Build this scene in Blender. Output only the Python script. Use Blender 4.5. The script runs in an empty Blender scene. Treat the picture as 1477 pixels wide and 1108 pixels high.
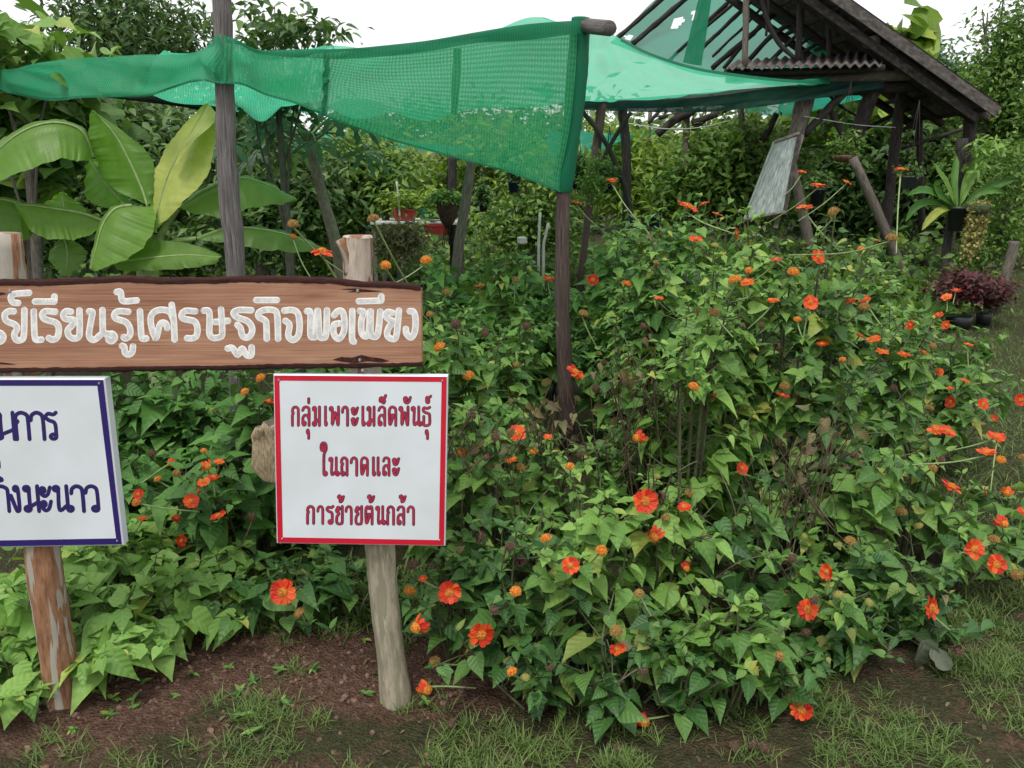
import bpy, math, random
import numpy as np
from mathutils import Vector, Matrix, noise

rng = np.random.default_rng(7)
random.seed(7)
sc = bpy.context.scene
C = sc.collection

# ------------------------------------------------------------------ camera
PITCH = math.radians(14.7); CAMZ = 1.55; FPX = 1159.0
cam_d = bpy.data.cameras.new('camera'); cam = bpy.data.objects.new('camera', cam_d); C.objects.link(cam)
cam_d.sensor_width = 36.0; cam_d.lens = 36.0 * FPX / 1477.0
cam_d.clip_start = 0.05; cam_d.clip_end = 2000
cam.location = (0, 0, CAMZ); cam.rotation_euler = (math.pi / 2 - PITCH, 0, 0)
sc.camera = cam

# ------------------------------------------------------------------ light
SUN_EL, SUN_AZ = 62.0, 200.0
world = bpy.data.worlds.new('World'); sc.world = world; world.use_nodes = True
wn = world.node_tree.nodes; wl = world.node_tree.links
bg = wn['Background']
sky = wn.new('ShaderNodeTexSky'); sky.sky_type = 'NISHITA'; sky.sun_disc = False
sky.sun_elevation = math.radians(SUN_EL); sky.sun_rotation = math.radians(SUN_AZ)
sky.air_density = 1.5; sky.dust_density = 4.0
# closed cloud cover: a pale, softly mottled layer over the blue sky
tc = wn.new('ShaderNodeTexCoord'); nz = wn.new('ShaderNodeTexNoise'); nz.inputs['Scale'].default_value = 2.2
nz.inputs['Detail'].default_value = 5
wl.new(tc.outputs['Generated'], nz.inputs['Vector'])
cr_ = wn.new('ShaderNodeValToRGB')
cr_.color_ramp.elements[0].position = 0.3; cr_.color_ramp.elements[0].color = (9.2, 9.3, 9.5, 1)
cr_.color_ramp.elements[1].position = 0.7; cr_.color_ramp.elements[1].color = (11.2, 11.2, 11.3, 1)
wl.new(nz.outputs['Fac'], cr_.inputs['Fac'])
mx = wn.new('ShaderNodeMix'); mx.data_type = 'RGBA'; mx.inputs[0].default_value = 0.88
wl.new(sky.outputs['Color'], mx.inputs[6]); wl.new(cr_.outputs['Color'], mx.inputs[7])
wl.new(mx.outputs[2], bg.inputs['Color']); bg.inputs['Strength'].default_value = 0.085
sun_d = bpy.data.lights.new('sun', 'SUN'); sun_d.energy = 1.5; sun_d.angle = math.radians(18); sun_d.color = (1, 0.97, 0.92)
sun = bpy.data.objects.new('sun', sun_d); C.objects.link(sun)
az = math.radians(SUN_AZ); el = math.radians(SUN_EL)
sd = Vector((math.sin(az) * math.cos(el), math.cos(az) * math.cos(el), math.sin(el)))
sun.rotation_euler = sd.to_track_quat('Z', 'Y').to_euler()
sc.view_settings.view_transform = 'Standard'; sc.view_settings.look = 'None'
sc.view_settings.exposure = 0.58; sc.view_settings.gamma = 1.0
sc.view_settings.use_curve_mapping = False
sc.cycles.max_bounces = 8; sc.cycles.transparent_max_bounces = 16

# ------------------------------------------------------------------ helpers
cp, sp = math.cos(PITCH), math.sin(PITCH)
def P(px, py, Y):
    u = (px - 738.5) / FPX; v = (554.0 - py) / FPX
    dy = cp + v * sp; dz = -sp + v * cp
    return np.array([u * Y / dy, Y, CAMZ + dz * Y / dy])
def G(px, py, z=0.0):
    v = (554.0 - py) / FPX
    dy = cp + v * sp; dz = -sp + v * cp
    return P(px, py, (z - CAMZ) / dz * dy)
def proj(V):
    V = np.asarray(V, float); y = V[..., 1]; z = V[..., 2] - CAMZ
    d = y * cp - z * sp; h = y * sp + z * cp
    return 738.5 + FPX * V[..., 0] / d, 554.0 - FPX * h / d, d
def unit(a):
    a = np.asarray(a, float)
    return a / np.maximum(np.linalg.norm(a, axis=-1, keepdims=True), 1e-9)
def smooth(pts, n=6):
    """Catmull-Rom through pts, n samples per span"""
    p = np.asarray(pts, float)
    if len(p) < 3: 
        t = np.linspace(0, 1, n + 1)[:, None]; return p[0] * (1 - t) + p[-1] * t
    q = np.vstack([2 * p[0] - p[1], p, 2 * p[-1] - p[-2]]); out = []
    for i in range(len(p) - 1):
        a, b, c, d = q[i], q[i + 1], q[i + 2], q[i + 3]
        for k in range(n):
            t = k / n
            out.append(0.5 * ((2 * b) + (c - a) * t + (2 * a - 5 * b + 4 * c - d) * t * t + (3 * b - a - 3 * c + d) * t ** 3))
    out.append(p[-1]); return np.array(out)

class Geo:
    def __init__(s): s.v = []; s.f = []; s.uv = []; s.r = []; s.n = 0
    def add(s, V, F, UV=None, R=0.0):
        V = np.asarray(V, float).reshape(-1, 3); k = len(V)
        s.v.append(V)
        for f in (F if isinstance(F, (list, tuple)) else [F]):
            f = np.asarray(f, int)
            if len(f): s.f.append(f + s.n)
        s.uv.append(np.zeros((k, 2)) if UV is None else np.asarray(UV, float).reshape(-1, 2))
        s.r.append(np.full(k, R) if np.isscalar(R) else np.asarray(R, float))
        s.n += k; return s
    def mesh(s, name, mat, off=(0, 0, 0), smooth=True):
        V = np.vstack(s.v) - np.asarray(off, float); me = bpy.data.meshes.new(name)
        me.vertices.add(len(V)); me.vertices.foreach_set('co', V.astype(np.float32).ravel())
        idx = np.concatenate([f.ravel() for f in s.f]); tot = np.concatenate([np.full(len(f), f.shape[1]) for f in s.f])
        st = np.concatenate([[0], np.cumsum(tot)[:-1]])
        me.loops.add(len(idx)); me.loops.foreach_set('vertex_index', idx.astype(np.int32))
        me.polygons.add(len(tot)); me.polygons.foreach_set('loop_start', st.astype(np.int32))
        me.polygons.foreach_set('use_smooth', np.full(len(tot), smooth, dtype=bool))
        uv = me.uv_layers.new(name='UVMap'); uv.data.foreach_set('uv', np.vstack(s.uv)[idx].astype(np.float32).ravel())
        a = me.attributes.new('rnd', 'FLOAT', 'POINT'); a.data.foreach_set('value', np.concatenate(s.r).astype(np.float32))
        me.update(calc_edges=True); me.validate()
        if mat is not None: me.materials.append(mat)
        return me
def part(name, geo, mat, parent=None, smooth=True, kind=None):
    off = (0, 0, 0)
    if parent is not None: off = parent['_o'] if '_o' in parent else (0, 0, 0)
    me = geo.mesh(name, mat, off, smooth); o = bpy.data.objects.new(name, me); C.objects.link(o)
    if parent is not None:
        o.parent = parent; o['_o'] = list(off)
    if kind: o['kind'] = kind
    return o
def single(name, geo, mat, label, cat, group=None, base=None, smooth=True):
    V = np.vstack(geo.v)
    off = base if base is not None else [V[:, 0].mean(), V[:, 1].mean(), V[:, 2].min()]
    me = geo.mesh(name, mat, off, smooth); o = bpy.data.objects.new(name, me); C.objects.link(o); o.location = off
    o['_o'] = [float(a) for a in off]; o['label'] = label; o['category'] = cat
    if group: o['group'] = group
    return o
def thing(name, loc, label, cat, group=None):
    o = bpy.data.objects.new(name, None); C.objects.link(o); o.location = [float(a) for a in loc]; o.empty_display_size = .1
    o['_o'] = [float(a) for a in loc]; o['label'] = label; o['category'] = cat
    if group: o['group'] = group
    return o
def struct(name, geo, mat, kind='structure', smooth=True):
    o = part(name, geo, mat, None, smooth); o['kind'] = kind; return o

def tube(pts, rad, sides=8, jit=0.0, cap=True, seed=0):
    p = np.asarray(pts, float); n = len(p); rad = np.broadcast_to(np.asarray(rad, float), (n,))
    t = unit(np.gradient(p, axis=0))
    ref = np.array([0.13, 0.97, 0.2]) if abs(unit(p[-1] - p[0]) @ np.array([0.13, 0.97, 0.2])) < .9 else np.array([1., 0, 0])
    a = unit(np.cross(t, ref)); b = np.cross(t, a)
    th = np.linspace(0, 2 * np.pi, sides, endpoint=False)
    r = rad[:, None] * np.ones((1, sides))
    if jit:
        rr = np.random.default_rng(seed + n); k1 = rr.uniform(0, 6.28, 4)
        zz = np.linspace(0, 1, n)[:, None] * np.linalg.norm(p[-1] - p[0]) * 9
        r = r * (1 + jit * (np.sin(th * 2 + k1[0] + zz) * .5 + np.sin(th * 3 + k1[1] - zz * 1.7) * .4 + np.sin(zz * 2.3 + k1[2]) * .4) + jit * .35 * rr.normal(size=r.shape))
    V = p[:, None] + r[..., None] * (np.cos(th)[None, :, None] * a[:, None] + np.sin(th)[None, :, None] * b[:, None])
    L = np.concatenate([[0], np.cumsum(np.linalg.norm(np.diff(p, axis=0), axis=1))])
    UV = np.stack([np.broadcast_to(np.abs(th / np.pi - 1), (n, sides)), np.broadcast_to(L[:, None], (n, sides))], -1)
    i = np.arange(n - 1)[:, None] * sides; j = np.arange(sides)[None]; j2 = (j + 1) % sides
    Q = np.stack([i + j, i + j2, i + sides + j2, i + sides + j], -1).reshape(-1, 4)
    V = V.reshape(-1, 3); UV = UV.reshape(-1, 2); F = [Q]
    if cap:
        V = np.vstack([V, p[0], p[-1]]); UV = np.vstack([UV, [0, 0], [0, L[-1]]]); c0 = n * sides; jj = np.arange(sides)
        F.append(np.stack([(jj + 1) % sides, jj, np.full(sides, c0)], -1))
        F.append(np.stack([(n - 1) * sides + jj, (n - 1) * sides + (jj + 1) % sides, np.full(sides, c0 + 1)], -1))
    return V, F, UV
def grid_faces(n, m):
    i = np.arange(n - 1)[:, None] * m; j = np.arange(m - 1)[None]
    return np.stack([i + j, i + j + 1, i + m + j + 1, i + m + j], -1).reshape(-1, 4)
def loft(rows, uvs=None):
    R = np.asarray(rows, float); n, m = R.shape[:2]
    if uvs is None:
        du = np.concatenate([[0], np.cumsum(np.linalg.norm(np.diff(R[:, m // 2], axis=0), axis=1))])
        dv = np.concatenate([[0], np.cumsum(np.linalg.norm(np.diff(R[n // 2], axis=0), axis=1))])
        uvs = np.stack(np.meshgrid(du, dv, indexing='ij'), -1)
    return R.reshape(-1, 3), [grid_faces(n, m)], np.asarray(uvs).reshape(-1, 2)
def box(c, s, rz=0.0, bev=0.0):
    """box centred on c with full sizes s, edges chamfered by bev"""
    hx, hy, hz = [a / 2 for a in s]; b = min(bev, hx * .8, hy * .8, hz * .8)
    if b <= 0:
        V = np.array([[x, y, z] for z in (-hz, hz) for x, y in ((-hx, -hy), (hx, -hy), (hx, hy), (-hx, hy))])
        F = [np.array([[0, 3, 2, 1], [4, 5, 6, 7], [0, 1, 5, 4], [1, 2, 6, 5], [2, 3, 7, 6], [3, 0, 4, 7]])]
    else:
        def ring(z, i): 
            x, y = hx - i, hy - i
            return [[-x + b, -y, z], [x - b, -y, z], [x, -y + b, z], [x, y - b, z], [x - b, y, z], [-x + b, y, z], [-x, y - b, z], [-x, -y + b, z]]
        V = np.array(ring(-hz, b) + ring(-hz + b, 0) + ring(hz - b, 0) + ring(hz, b)); q = []
        for k in range(3):
            for j in range(8): q.append([k * 8 + j, k * 8 + (j + 1) % 8, k * 8 + 8 + (j + 1) % 8, k * 8 + 8 + j])
        F = [np.array(q), np.array([[7, 6, 5, 4, 3, 2, 1, 0], [24, 25, 26, 27, 28, 29, 30, 31]])]
    c_, s_ = math.cos(rz), math.sin(rz)
    V = V @ np.array([[c_, s_, 0], [-s_, c_, 0], [0, 0, 1]])
    UV = np.stack([V[:, 0] + V[:, 1], V[:, 2]], -1)
    return V + np.asarray(c, float), F, UV
def lathe(c, prof, sides=20, wob=0.0):
    pr = np.asarray(prof, float); th = np.linspace(0, 2 * np.pi, sides, endpoint=False); n = len(pr)
    V = np.stack([pr[:, :1] * np.cos(th), pr[:, :1] * np.sin(th), np.repeat(pr[:, 1:], sides, 1)], -1)
    if wob: V = V * (1 + wob * np.sin(th * 5)[None, :, None] * np.array([1, 1, 0]))
    i = np.arange(n - 1)[:, None] * sides; j = np.arange(sides)[None]; j2 = (j + 1) % sides
    Q = np.stack([i + j, i + j2, i + sides + j2, i + sides + j], -1).reshape(-1, 4)
    UV = np.stack([np.broadcast_to(th / 6.283, (n, sides)), np.broadcast_to(pr[:, 1:], (n, sides))], -1)
    return V.reshape(-1, 3) + np.asarray(c, float), [Q], UV.reshape(-1, 2)
def inst(T, X, Y, Z, S, O, R=None):
    """copies of leaf template T=(V,F,UV): axes X,Y,Z (N,3), scale S (N,) , origin O"""
    V, F, UV = T; N = len(O); k = len(V)
    W = (V[None, :, 0, None] * X[:, None] + V[None, :, 1, None] * Y[:, None] + V[None, :, 2, None] * Z[:, None]) * np.asarray(S)[:, None, None] + O[:, None]
    base = (np.arange(N) * k)[:, None, None]
    FF = [(f[None] + base).reshape(-1, f.shape[1]) for f in F]
    r = np.zeros(N) if R is None else R
    return W.reshape(-1, 3), FF, np.tile(UV, (N, 1)), np.repeat(r, k)
def frames(L, N):
    Y = unit(L); Z = unit(N - (N * Y).sum(-1, keepdims=True) * Y); return np.cross(Y, Z), Y, Z

# ------------------------------------------------------------------ materials
def newmat(name):
    m = bpy.data.materials.new(name); m.use_nodes = True; nt = m.node_tree
    for n in list(nt.nodes): nt.nodes.remove(n)
    return m, nt.nodes, nt.links, nt.nodes.new('ShaderNodeOutputMaterial')
def nd(N, t, **kw):
    n = N.new(t)
    for k, v in kw.items():
        if k in ('op',): n.operation = v
        elif k in n.inputs: n.inputs[k].default_value = v
        else: setattr(n, k, v)
    return n
def math_(N, Lk, op, a, b=None, c=None):
    n = N.new('ShaderNodeMath'); n.operation = op
    for i, x in enumerate((a, b, c)):
        if x is None: continue
        if isinstance(x, (int, float)): n.inputs[i].default_value = x
        else: Lk.new(x, n.inputs[i])
    return n.outputs[0]
def mixc(N, Lk, f, a, b, mode='MIX'):
    n = N.new('ShaderNodeMix'); n.data_type = 'RGBA'; n.blend_type = mode
    for i, x in ((0, f), (6, a), (7, b)):
        if isinstance(x, (int, float)): n.inputs[i].default_value = x
        elif isinstance(x, tuple): n.inputs[i].default_value = (*x, 1) if len(x) == 3 else x
        else: Lk.new(x, n.inputs[i])
    return n.outputs[2]
def ramp(N, Lk, f, stops):
    n = N.new('ShaderNodeValToRGB'); Lk.new(f, n.inputs[0]); e = n.color_ramp.elements
    while len(e) < len(stops): e.new(0.5)
    for k, (p, c) in enumerate(stops):
        e[k].position = p; e[k].color = (*c, 1) if len(c) == 3 else c
    return n.outputs[0]
def bump(N, Lk, h, strength=.3, dist=.01):
    n = N.new('ShaderNodeBump'); n.inputs['Strength'].default_value = strength; n.inputs['Distance'].default_value = dist
    Lk.new(h, n.inputs['Height']); return n.outputs[0]

def leaf_mat(name, dark, mid, light, vein=(.2, .3, .1), trans=.35, rough=.5, veins=5.0, spot=0.0, vs=.2, vb=.3, old=None, spec=.35):
    m, N, Lk, out = newmat(name)
    at = nd(N, 'ShaderNodeAttribute', attribute_name='rnd'); oi = nd(N, 'ShaderNodeObjectInfo')
    r = math_(N, Lk, 'FRACT', math_(N, Lk, 'ADD', at.outputs['Fac'], math_(N, Lk, 'MULTIPLY', oi.outputs['Random'], 1.0)))
    col = ramp(N, Lk, r, [(0, dark), (.5, mid), (.93, light), (1, light if old is None else old)])
    uv = nd(N, 'ShaderNodeUVMap'); sx = nd(N, 'ShaderNodeSeparateXYZ'); Lk.new(uv.outputs[0], sx.inputs[0])
    au = math_(N, Lk, 'ABSOLUTE', math_(N, Lk, 'SUBTRACT', sx.outputs[0], .5))
    k = math_(N, Lk, 'FRACT', math_(N, Lk, 'SUBTRACT', math_(N, Lk, 'MULTIPLY', sx.outputs[1], veins), math_(N, Lk, 'MULTIPLY', au, veins * .75)))
    sv = math_(N, Lk, 'LESS_THAN', math_(N, Lk, 'ABSOLUTE', math_(N, Lk, 'SUBTRACT', k, .5)), .06)
    mv = math_(N, Lk, 'LESS_THAN', au, .022)
    vm = math_(N, Lk, 'MULTIPLY', math_(N, Lk, 'MAXIMUM', mv, math_(N, Lk, 'MULTIPLY', sv, .5)), vs)
    col = mixc(N, Lk, vm, col, vein)
    geo = nd(N, 'ShaderNodeNewGeometry')
    ns = nd(N, 'ShaderNodeTexNoise', Scale=22.0, Detail=3.0); Lk.new(geo.outputs['Position'], ns.inputs['Vector'])
    col = mixc(N, Lk, .55, col, mixc(N, Lk, ns.outputs['Fac'], (.55, .55, .5), (1.45, 1.4, 1.5)), 'MULTIPLY')
    if spot:
        n2 = nd(N, 'ShaderNodeTexNoise', Scale=70.0, Detail=2.0); Lk.new(geo.outputs['Position'], n2.inputs['Vector'])
        col = mixc(N, Lk, math_(N, Lk, 'MULTIPLY', math_(N, Lk, 'GREATER_THAN', n2.outputs['Fac'], .66), spot), col, (.16, .12, .04))
    # the underside of a leaf is paler and greyer
    back = mixc(N, Lk, .35, col, (.15, .21, .09)); cb = mixc(N, Lk, geo.outputs['Backfacing'], col, back)
    puck = math_(N, Lk, 'ADD', math_(N, Lk, 'ABSOLUTE', math_(N, Lk, 'SUBTRACT', k, .5)), math_(N, Lk, 'MULTIPLY', au, 1.2))
    bs = nd(N, 'ShaderNodeBsdfPrincipled', Roughness=rough); Lk.new(cb, bs.inputs['Base Color']); bs.inputs['Specular IOR Level'].default_value = spec
    Lk.new(bump(N, Lk, puck, vb, .012), bs.inputs['Normal'])
    tr = nd(N, 'ShaderNodeBsdfTranslucent'); Lk.new(mixc(N, Lk, 1.0, cb, (1.15, 1.35, .55), 'MULTIPLY'), tr.inputs[0])
    ms = nd(N, 'ShaderNodeMixShader'); ms.inputs[0].default_value = trans
    Lk.new(bs.outputs[0], ms.inputs[1]); Lk.new(tr.outputs[0], ms.inputs[2]); Lk.new(ms.outputs[0], out.inputs[0]); return m
def plain(name, col, rough=.6, var=.25, scale=12.0, bmp=.2, metal=0.0, col2=None):
    m, N, Lk, out = newmat(name); geo = nd(N, 'ShaderNodeNewGeometry')
    ns = nd(N, 'ShaderNodeTexNoise', Scale=scale, Detail=6.0); Lk.new(geo.outputs['Position'], ns.inputs['Vector'])
    c2 = col2 or tuple(x * (1 - var) for x in col); c = ramp(N, Lk, ns.outputs['Fac'], [(.35, c2), (.62, col)])
    bs = nd(N, 'ShaderNodeBsdfPrincipled', Roughness=rough, Metallic=metal); Lk.new(c, bs.inputs['Base Color'])
    Lk.new(bump(N, Lk, ns.outputs['Fac'], bmp, .01), bs.inputs['Normal']); Lk.new(bs.outputs[0], out.inputs[0]); return m
def wood(name, dark, mid, light, along=3.0, across=5.0, rough=.8, bmp=.6, patch=None, patch2=None, pscale=1.6):
    """weathered wood: fibres run along UV v"""
    m, N, Lk, out = newmat(name); uv = nd(N, 'ShaderNodeUVMap'); mp = nd(N, 'ShaderNodeMapping'); mp.inputs['Scale'].default_value = (across, along, 1)
    Lk.new(uv.outputs[0], mp.inputs[0]); geo = nd(N, 'ShaderNodeNewGeometry')
    n1 = nd(N, 'ShaderNodeTexNoise', Scale=3.0, Detail=8.0, Roughness=.7); Lk.new(mp.outputs[0], n1.inputs['Vector'])
    c = ramp(N, Lk, n1.outputs['Fac'], [(.33, dark), (.5, mid), (.68, light)])
    n2 = nd(N, 'ShaderNodeTexNoise', Scale=9.0, Detail=4.0); Lk.new(geo.outputs['Position'], n2.inputs['Vector'])
    c = mixc(N, Lk, .5, c, mixc(N, Lk, n2.outputs['Fac'], (.5, .5, .5), (1.5, 1.5, 1.5)), 'MULTIPLY')
    if patch:
        n3 = nd(N, 'ShaderNodeTexNoise', Scale=pscale, Detail=3.0, Distortion=.6)
        mp2 = nd(N, 'ShaderNodeMapping'); mp2.inputs['Scale'].default_value = (3.0, 2.2, 1); Lk.new(uv.outputs[0], mp2.inputs[0]); Lk.new(mp2.outputs[0], n3.inputs['Vector'])
        f = ramp(N, Lk, n3.outputs['Fac'], [(.50, (0, 0, 0)), (.52, (1, 1, 1))]); pc = mixc(N, Lk, n1.outputs['Fac'], tuple(x * .75 for x in patch), patch)
        c = mixc(N, Lk, f, c, pc)
    bs = nd(N, 'ShaderNodeBsdfPrincipled', Roughness=rough); Lk.new(c, bs.inputs['Base Color']); bs.inputs['Specular IOR Level'].default_value = .25
    Lk.new(bump(N, Lk, n1.outputs['Fac'], bmp, .012), bs.inputs['Normal']); Lk.new(bs.outputs[0], out.inputs[0]); return m
def net_mat(name, col, hole=.25, pitch=90.0, trans=.6, knit=.5, dirt=.2):
    """knitted shade cloth: ribs along v, tiny open loops between them"""
    m, N, Lk, out = newmat(name); uv = nd(N, 'ShaderNodeUVMap'); sx = nd(N, 'ShaderNodeSeparateXYZ'); Lk.new(uv.outputs[0], sx.inputs[0])
    n0 = nd(N, 'ShaderNodeTexNoise', Scale=14.0, Detail=2.0); Lk.new(uv.outputs[0], n0.inputs['Vector'])
    a = math_(N, Lk, 'SINE', math_(N, Lk, 'MULTIPLY', math_(N, Lk, 'ADD', sx.outputs[0], math_(N, Lk, 'MULTIPLY', n0.outputs['Fac'], .02)), pitch * 6.283))
    b = math_(N, Lk, 'SINE', math_(N, Lk, 'MULTIPLY', sx.outputs[1], pitch * 1.25 * 6.283))
    rib = math_(N, Lk, 'MULTIPLY_ADD', a, .5, .5)
    n1 = nd(N, 'ShaderNodeTexNoise', Scale=5.0, Detail=5.0); Lk.new(uv.outputs[0], n1.inputs['Vector'])
    n2 = nd(N, 'ShaderNodeTexNoise', Scale=260.0, Detail=1.0); Lk.new(uv.outputs[0], n2.inputs['Vector'])
    c = mixc(N, Lk, math_(N, Lk, 'MULTIPLY', rib, knit), col, tuple(x * .45 for x in col))
    c = mixc(N, Lk, math_(N, Lk, 'MULTIPLY', ramp(N, Lk, n1.outputs['Fac'], [(.4, (0, 0, 0)), (.7, (1, 1, 1))]), dirt), c, tuple(min(1, x * .6 + .12) for x in col))
    h = math_(N, Lk, 'MULTIPLY', math_(N, Lk, 'MULTIPLY', math_(N, Lk, 'MULTIPLY_ADD', rib, .7, .3), math_(N, Lk, 'MULTIPLY_ADD', b, .3, .7)), math_(N, Lk, 'MULTIPLY_ADD', n2.outputs['Fac'], .7, .55))
    h = math_(N, Lk, 'MINIMUM', math_(N, Lk, 'MULTIPLY', h, hole * 2), .95)
    df = nd(N, 'ShaderNodeBsdfPrincipled', Roughness=.55); Lk.new(c, df.inputs['Base Color']); df.inputs['Specular IOR Level'].default_value = .3
    Lk.new(bump(N, Lk, rib, .3, .003), df.inputs['Normal'])
    tr = nd(N, 'ShaderNodeBsdfTranslucent'); Lk.new(c, tr.inputs[0])
    m1 = nd(N, 'ShaderNodeMixShader'); m1.inputs[0].default_value = trans; Lk.new(df.outputs[0], m1.inputs[1]); Lk.new(tr.outputs[0], m1.inputs[2])
    tp = nd(N, 'ShaderNodeBsdfTransparent'); m2 = nd(N, 'ShaderNodeMixShader'); Lk.new(h, m2.inputs[0])
    Lk.new(m1.outputs[0], m2.inputs[1]); Lk.new(tp.outputs[0], m2.inputs[2]); Lk.new(m2.outputs[0], out.inputs[0]); return m

M = {}
M['bush'] = leaf_mat('bush_leaf', (.04, .12, .024), (.105, .235, .042), (.20, .36, .07), (.25, .37, .13), .24, .48, 5, .25, old=(.36, .36, .07), spec=.35)
M['bush_pale'] = leaf_mat('bush_leaf_pale', (.09, .205, .035), (.165, .33, .06), (.25, .43, .095), (.31, .43, .17), .26, .48, 5, .1, old=(.40, .44, .08), spec=.35)
M['bush_dark'] = leaf_mat('bush_leaf_dark', (.024, .08, .018), (.05, .14, .03), (.10, .215, .045), (.2, .3, .1), .2, .48, 5, .25, old=(.22, .24, .06), spec=.35)  # darker leaf copy; the dark foot of the bed is put into its colour
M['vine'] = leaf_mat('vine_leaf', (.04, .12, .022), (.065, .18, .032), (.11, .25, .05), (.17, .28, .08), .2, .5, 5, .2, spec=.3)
M['dry'] = leaf_mat('dry_leaf', (.07, .05, .03), (.14, .11, .055), (.22, .19, .09), (.3, .3, .15), .25, .7, 5, .5)
M['tree_dark'] = leaf_mat('tree_leaf_dark', (0.034, 0.083, 0.021), (0.066, 0.140, 0.032), (0.113, 0.206, 0.046), (.08, .15, .06), .2, .5, 4)
M['tree_mid'] = leaf_mat('tree_leaf_mid', (0.055, 0.127, 0.025), (0.110, 0.223, 0.040), (0.220, 0.334, 0.056), (.15, .22, .08), .3, .5, 4)
M['tree_lime'] = leaf_mat('tree_leaf_lime', (0.091, 0.173, 0.019), (0.183, 0.292, 0.038), (0.336, 0.438, 0.056), (.25, .35, .1), .35, .5, 4)
M['tree_blue'] = leaf_mat('tree_leaf_blue', (0.045, 0.105, 0.053), (0.083, 0.180, 0.090), (0.135, 0.255, 0.128), (.12, .18, .1), .25, .45, 4)
M['banana'] = leaf_mat('banana_leaf', (.12, .25, .035), (.165, .32, .05), (.205, .37, .06), (.36, .46, .15), .5, .38, 34, 0, .12, .06)
M['banana_yellow'] = leaf_mat('banana_leaf_yellow', (.42, .46, .11), (.46, .50, .13), (.5, .53, .15), (.45, .48, .16), .42, .4, 34, 0, .10, .05)
M['grass'] = leaf_mat('grass_blade', (.05, .11, .018), (.09, .17, .028), (.17, .23, .06), (.2, .25, .1), .25, .6, 1)
M['dryred'] = leaf_mat('red_leaf', (.03, .008, .012), (.07, .012, .02), (.12, .03, .03), (.1, .03, .03), .2, .45, 4)
M['wilted'] = leaf_mat('wilted_leaf', (.08, .10, .06), (.10, .125, .08), (.12, .14, .09), (.2, .22, .15), .15, .7, 5, .3)
M['stem'] = plain('green_stem', (.085, .11, .04), .6, .5, 30, .1, 0, (.06, .05, .03))
M['stalk'] = plain('pale_stalk', (.25, .34, .13), .6, .3, 40, .1)
M['twig'] = plain('brown_twig', (.13, .09, .055), .85, .5, 40, .3)
M['petal'] = leaf_mat('red_petal', (.52, .022, .012), (.72, .05, .014), (.85, .14, .025), (.8, .2, .03), .28, .45, 3, 0, .25)
M['floret'] = plain('orange_floret', (.72, .27, .02), .7, .5, 160, .5, 0, (.34, .09, .012))
M['floret_old'] = plain('old_floret', (.34, .22, .05), .8, .5, 160, .5, 0, (.16, .07, .02))
M['dryhead'] = plain('dried_seed_head', (.17, .10, .06), .9, .5, 200, .5, 0, (.05, .03, .02))
M['greenhead'] = plain('green_seed_head', (.24, .30, .08), .8, .5, 300, .5, 0, (.3, .18, .04))
M['bark'] = wood('tree_bark', (.05, .045, .035), (.11, .10, .08), (.19, .175, .14), 5, 4)
M['bark_pale'] = wood('papaya_bark', (.13, .11, .08), (.22, .19, .14), (.30, .27, .2), 5, 3)
M['pole_grey'] = wood('weathered_grey_pole', (.045, .04, .038), (.17, .155, .15), (.30, .28, .27), 2, 9, .85, 1.0)
M['pole_brown'] = wood('weathered_brown_pole', (.03, .02, .018), (.11, .075, .065), (.21, .165, .15), 2, 10, .85, 1.0)
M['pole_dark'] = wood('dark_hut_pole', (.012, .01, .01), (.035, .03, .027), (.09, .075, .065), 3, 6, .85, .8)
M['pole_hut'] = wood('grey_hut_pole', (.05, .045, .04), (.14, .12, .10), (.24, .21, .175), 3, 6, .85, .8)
M['post_r'] = wood('peeled_post_pale', (.20, .17, .12), (.33, .29, .21), (.42, .38, .29), 4, 2.5, .7, .35, (.27, .25, .17))
M['post_t'] = wood('peeled_post_cream', (.30, .24, .18), (.44, .37, .30), (.52, .46, .38), 4, 2.5, .7, .35, (.27, .13, .08), None, 1.1)
M['post_l'] = wood('peeling_post_red', (.13, .06, .032), (.26, .13, .07), (.36, .21, .12), 4, 2.5, .7, .4, (.40, .37, .31), None, 1.0)
M['bark_edge'] = wood('dark_bark_edge', (.015, .008, .007), (.055, .02, .016), (.13, .045, .035), 4, 8, .9, .8)
M['white_paint'] = plain('white_sign_panel', (.66, .71, .74), .35, .1, 5, .03, 0, (.585, .625, .64))
M['red_border'] = plain('red_border_paint', (.55, .008, .03), .4, .1, 10, .03)
M['blue_border'] = plain('navy_border_paint', (.025, .012, .13), .4, .1, 10, .03)
M['letter_red'] = plain('red_letter_print', (.42, .02, .05), .45, .25, 60, .03)
M['letter_navy'] = plain('navy_letter_print', (.022, .012, .11), .45, .1, 20, .03)
M['letter_edge'] = plain('dark_letter_outline', (.035, .012, .06), .45, .1, 20, .03)
M['steel'] = plain('screw_steel', (.45, .43, .4), .35, .3, 60, .1, .8)
M['net'] = net_mat('green_shade_net', (.085, .60, .29), .27, 62, .74, .40, .5)
M['net_side'] = net_mat('green_shade_net_side', (.055, .5, .25), .14, 62, .6, .45, .35)
M['net_hem'] = net_mat('green_net_hem', (.012, .27, .13), .05, 62, .5, .4)
M['net_roof'] = net_mat('green_roof_net', (.06, .50, .28), .22, 62, .76, .35, .5)
M['net_gable'] = net_mat('pale_gable_net', (.05, .50, .34), .15, 90, .8, .3)
M['net_far'] = net_mat('turquoise_net', (.02, .60, .42), .2, 60, .7, .2)
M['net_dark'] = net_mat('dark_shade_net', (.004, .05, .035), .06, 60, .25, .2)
M['roof'] = wood('old_fibre_roof', (.05, .045, .042), (.12, .105, .095), (.2, .18, .16), 3, 3, .9, .6)
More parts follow.
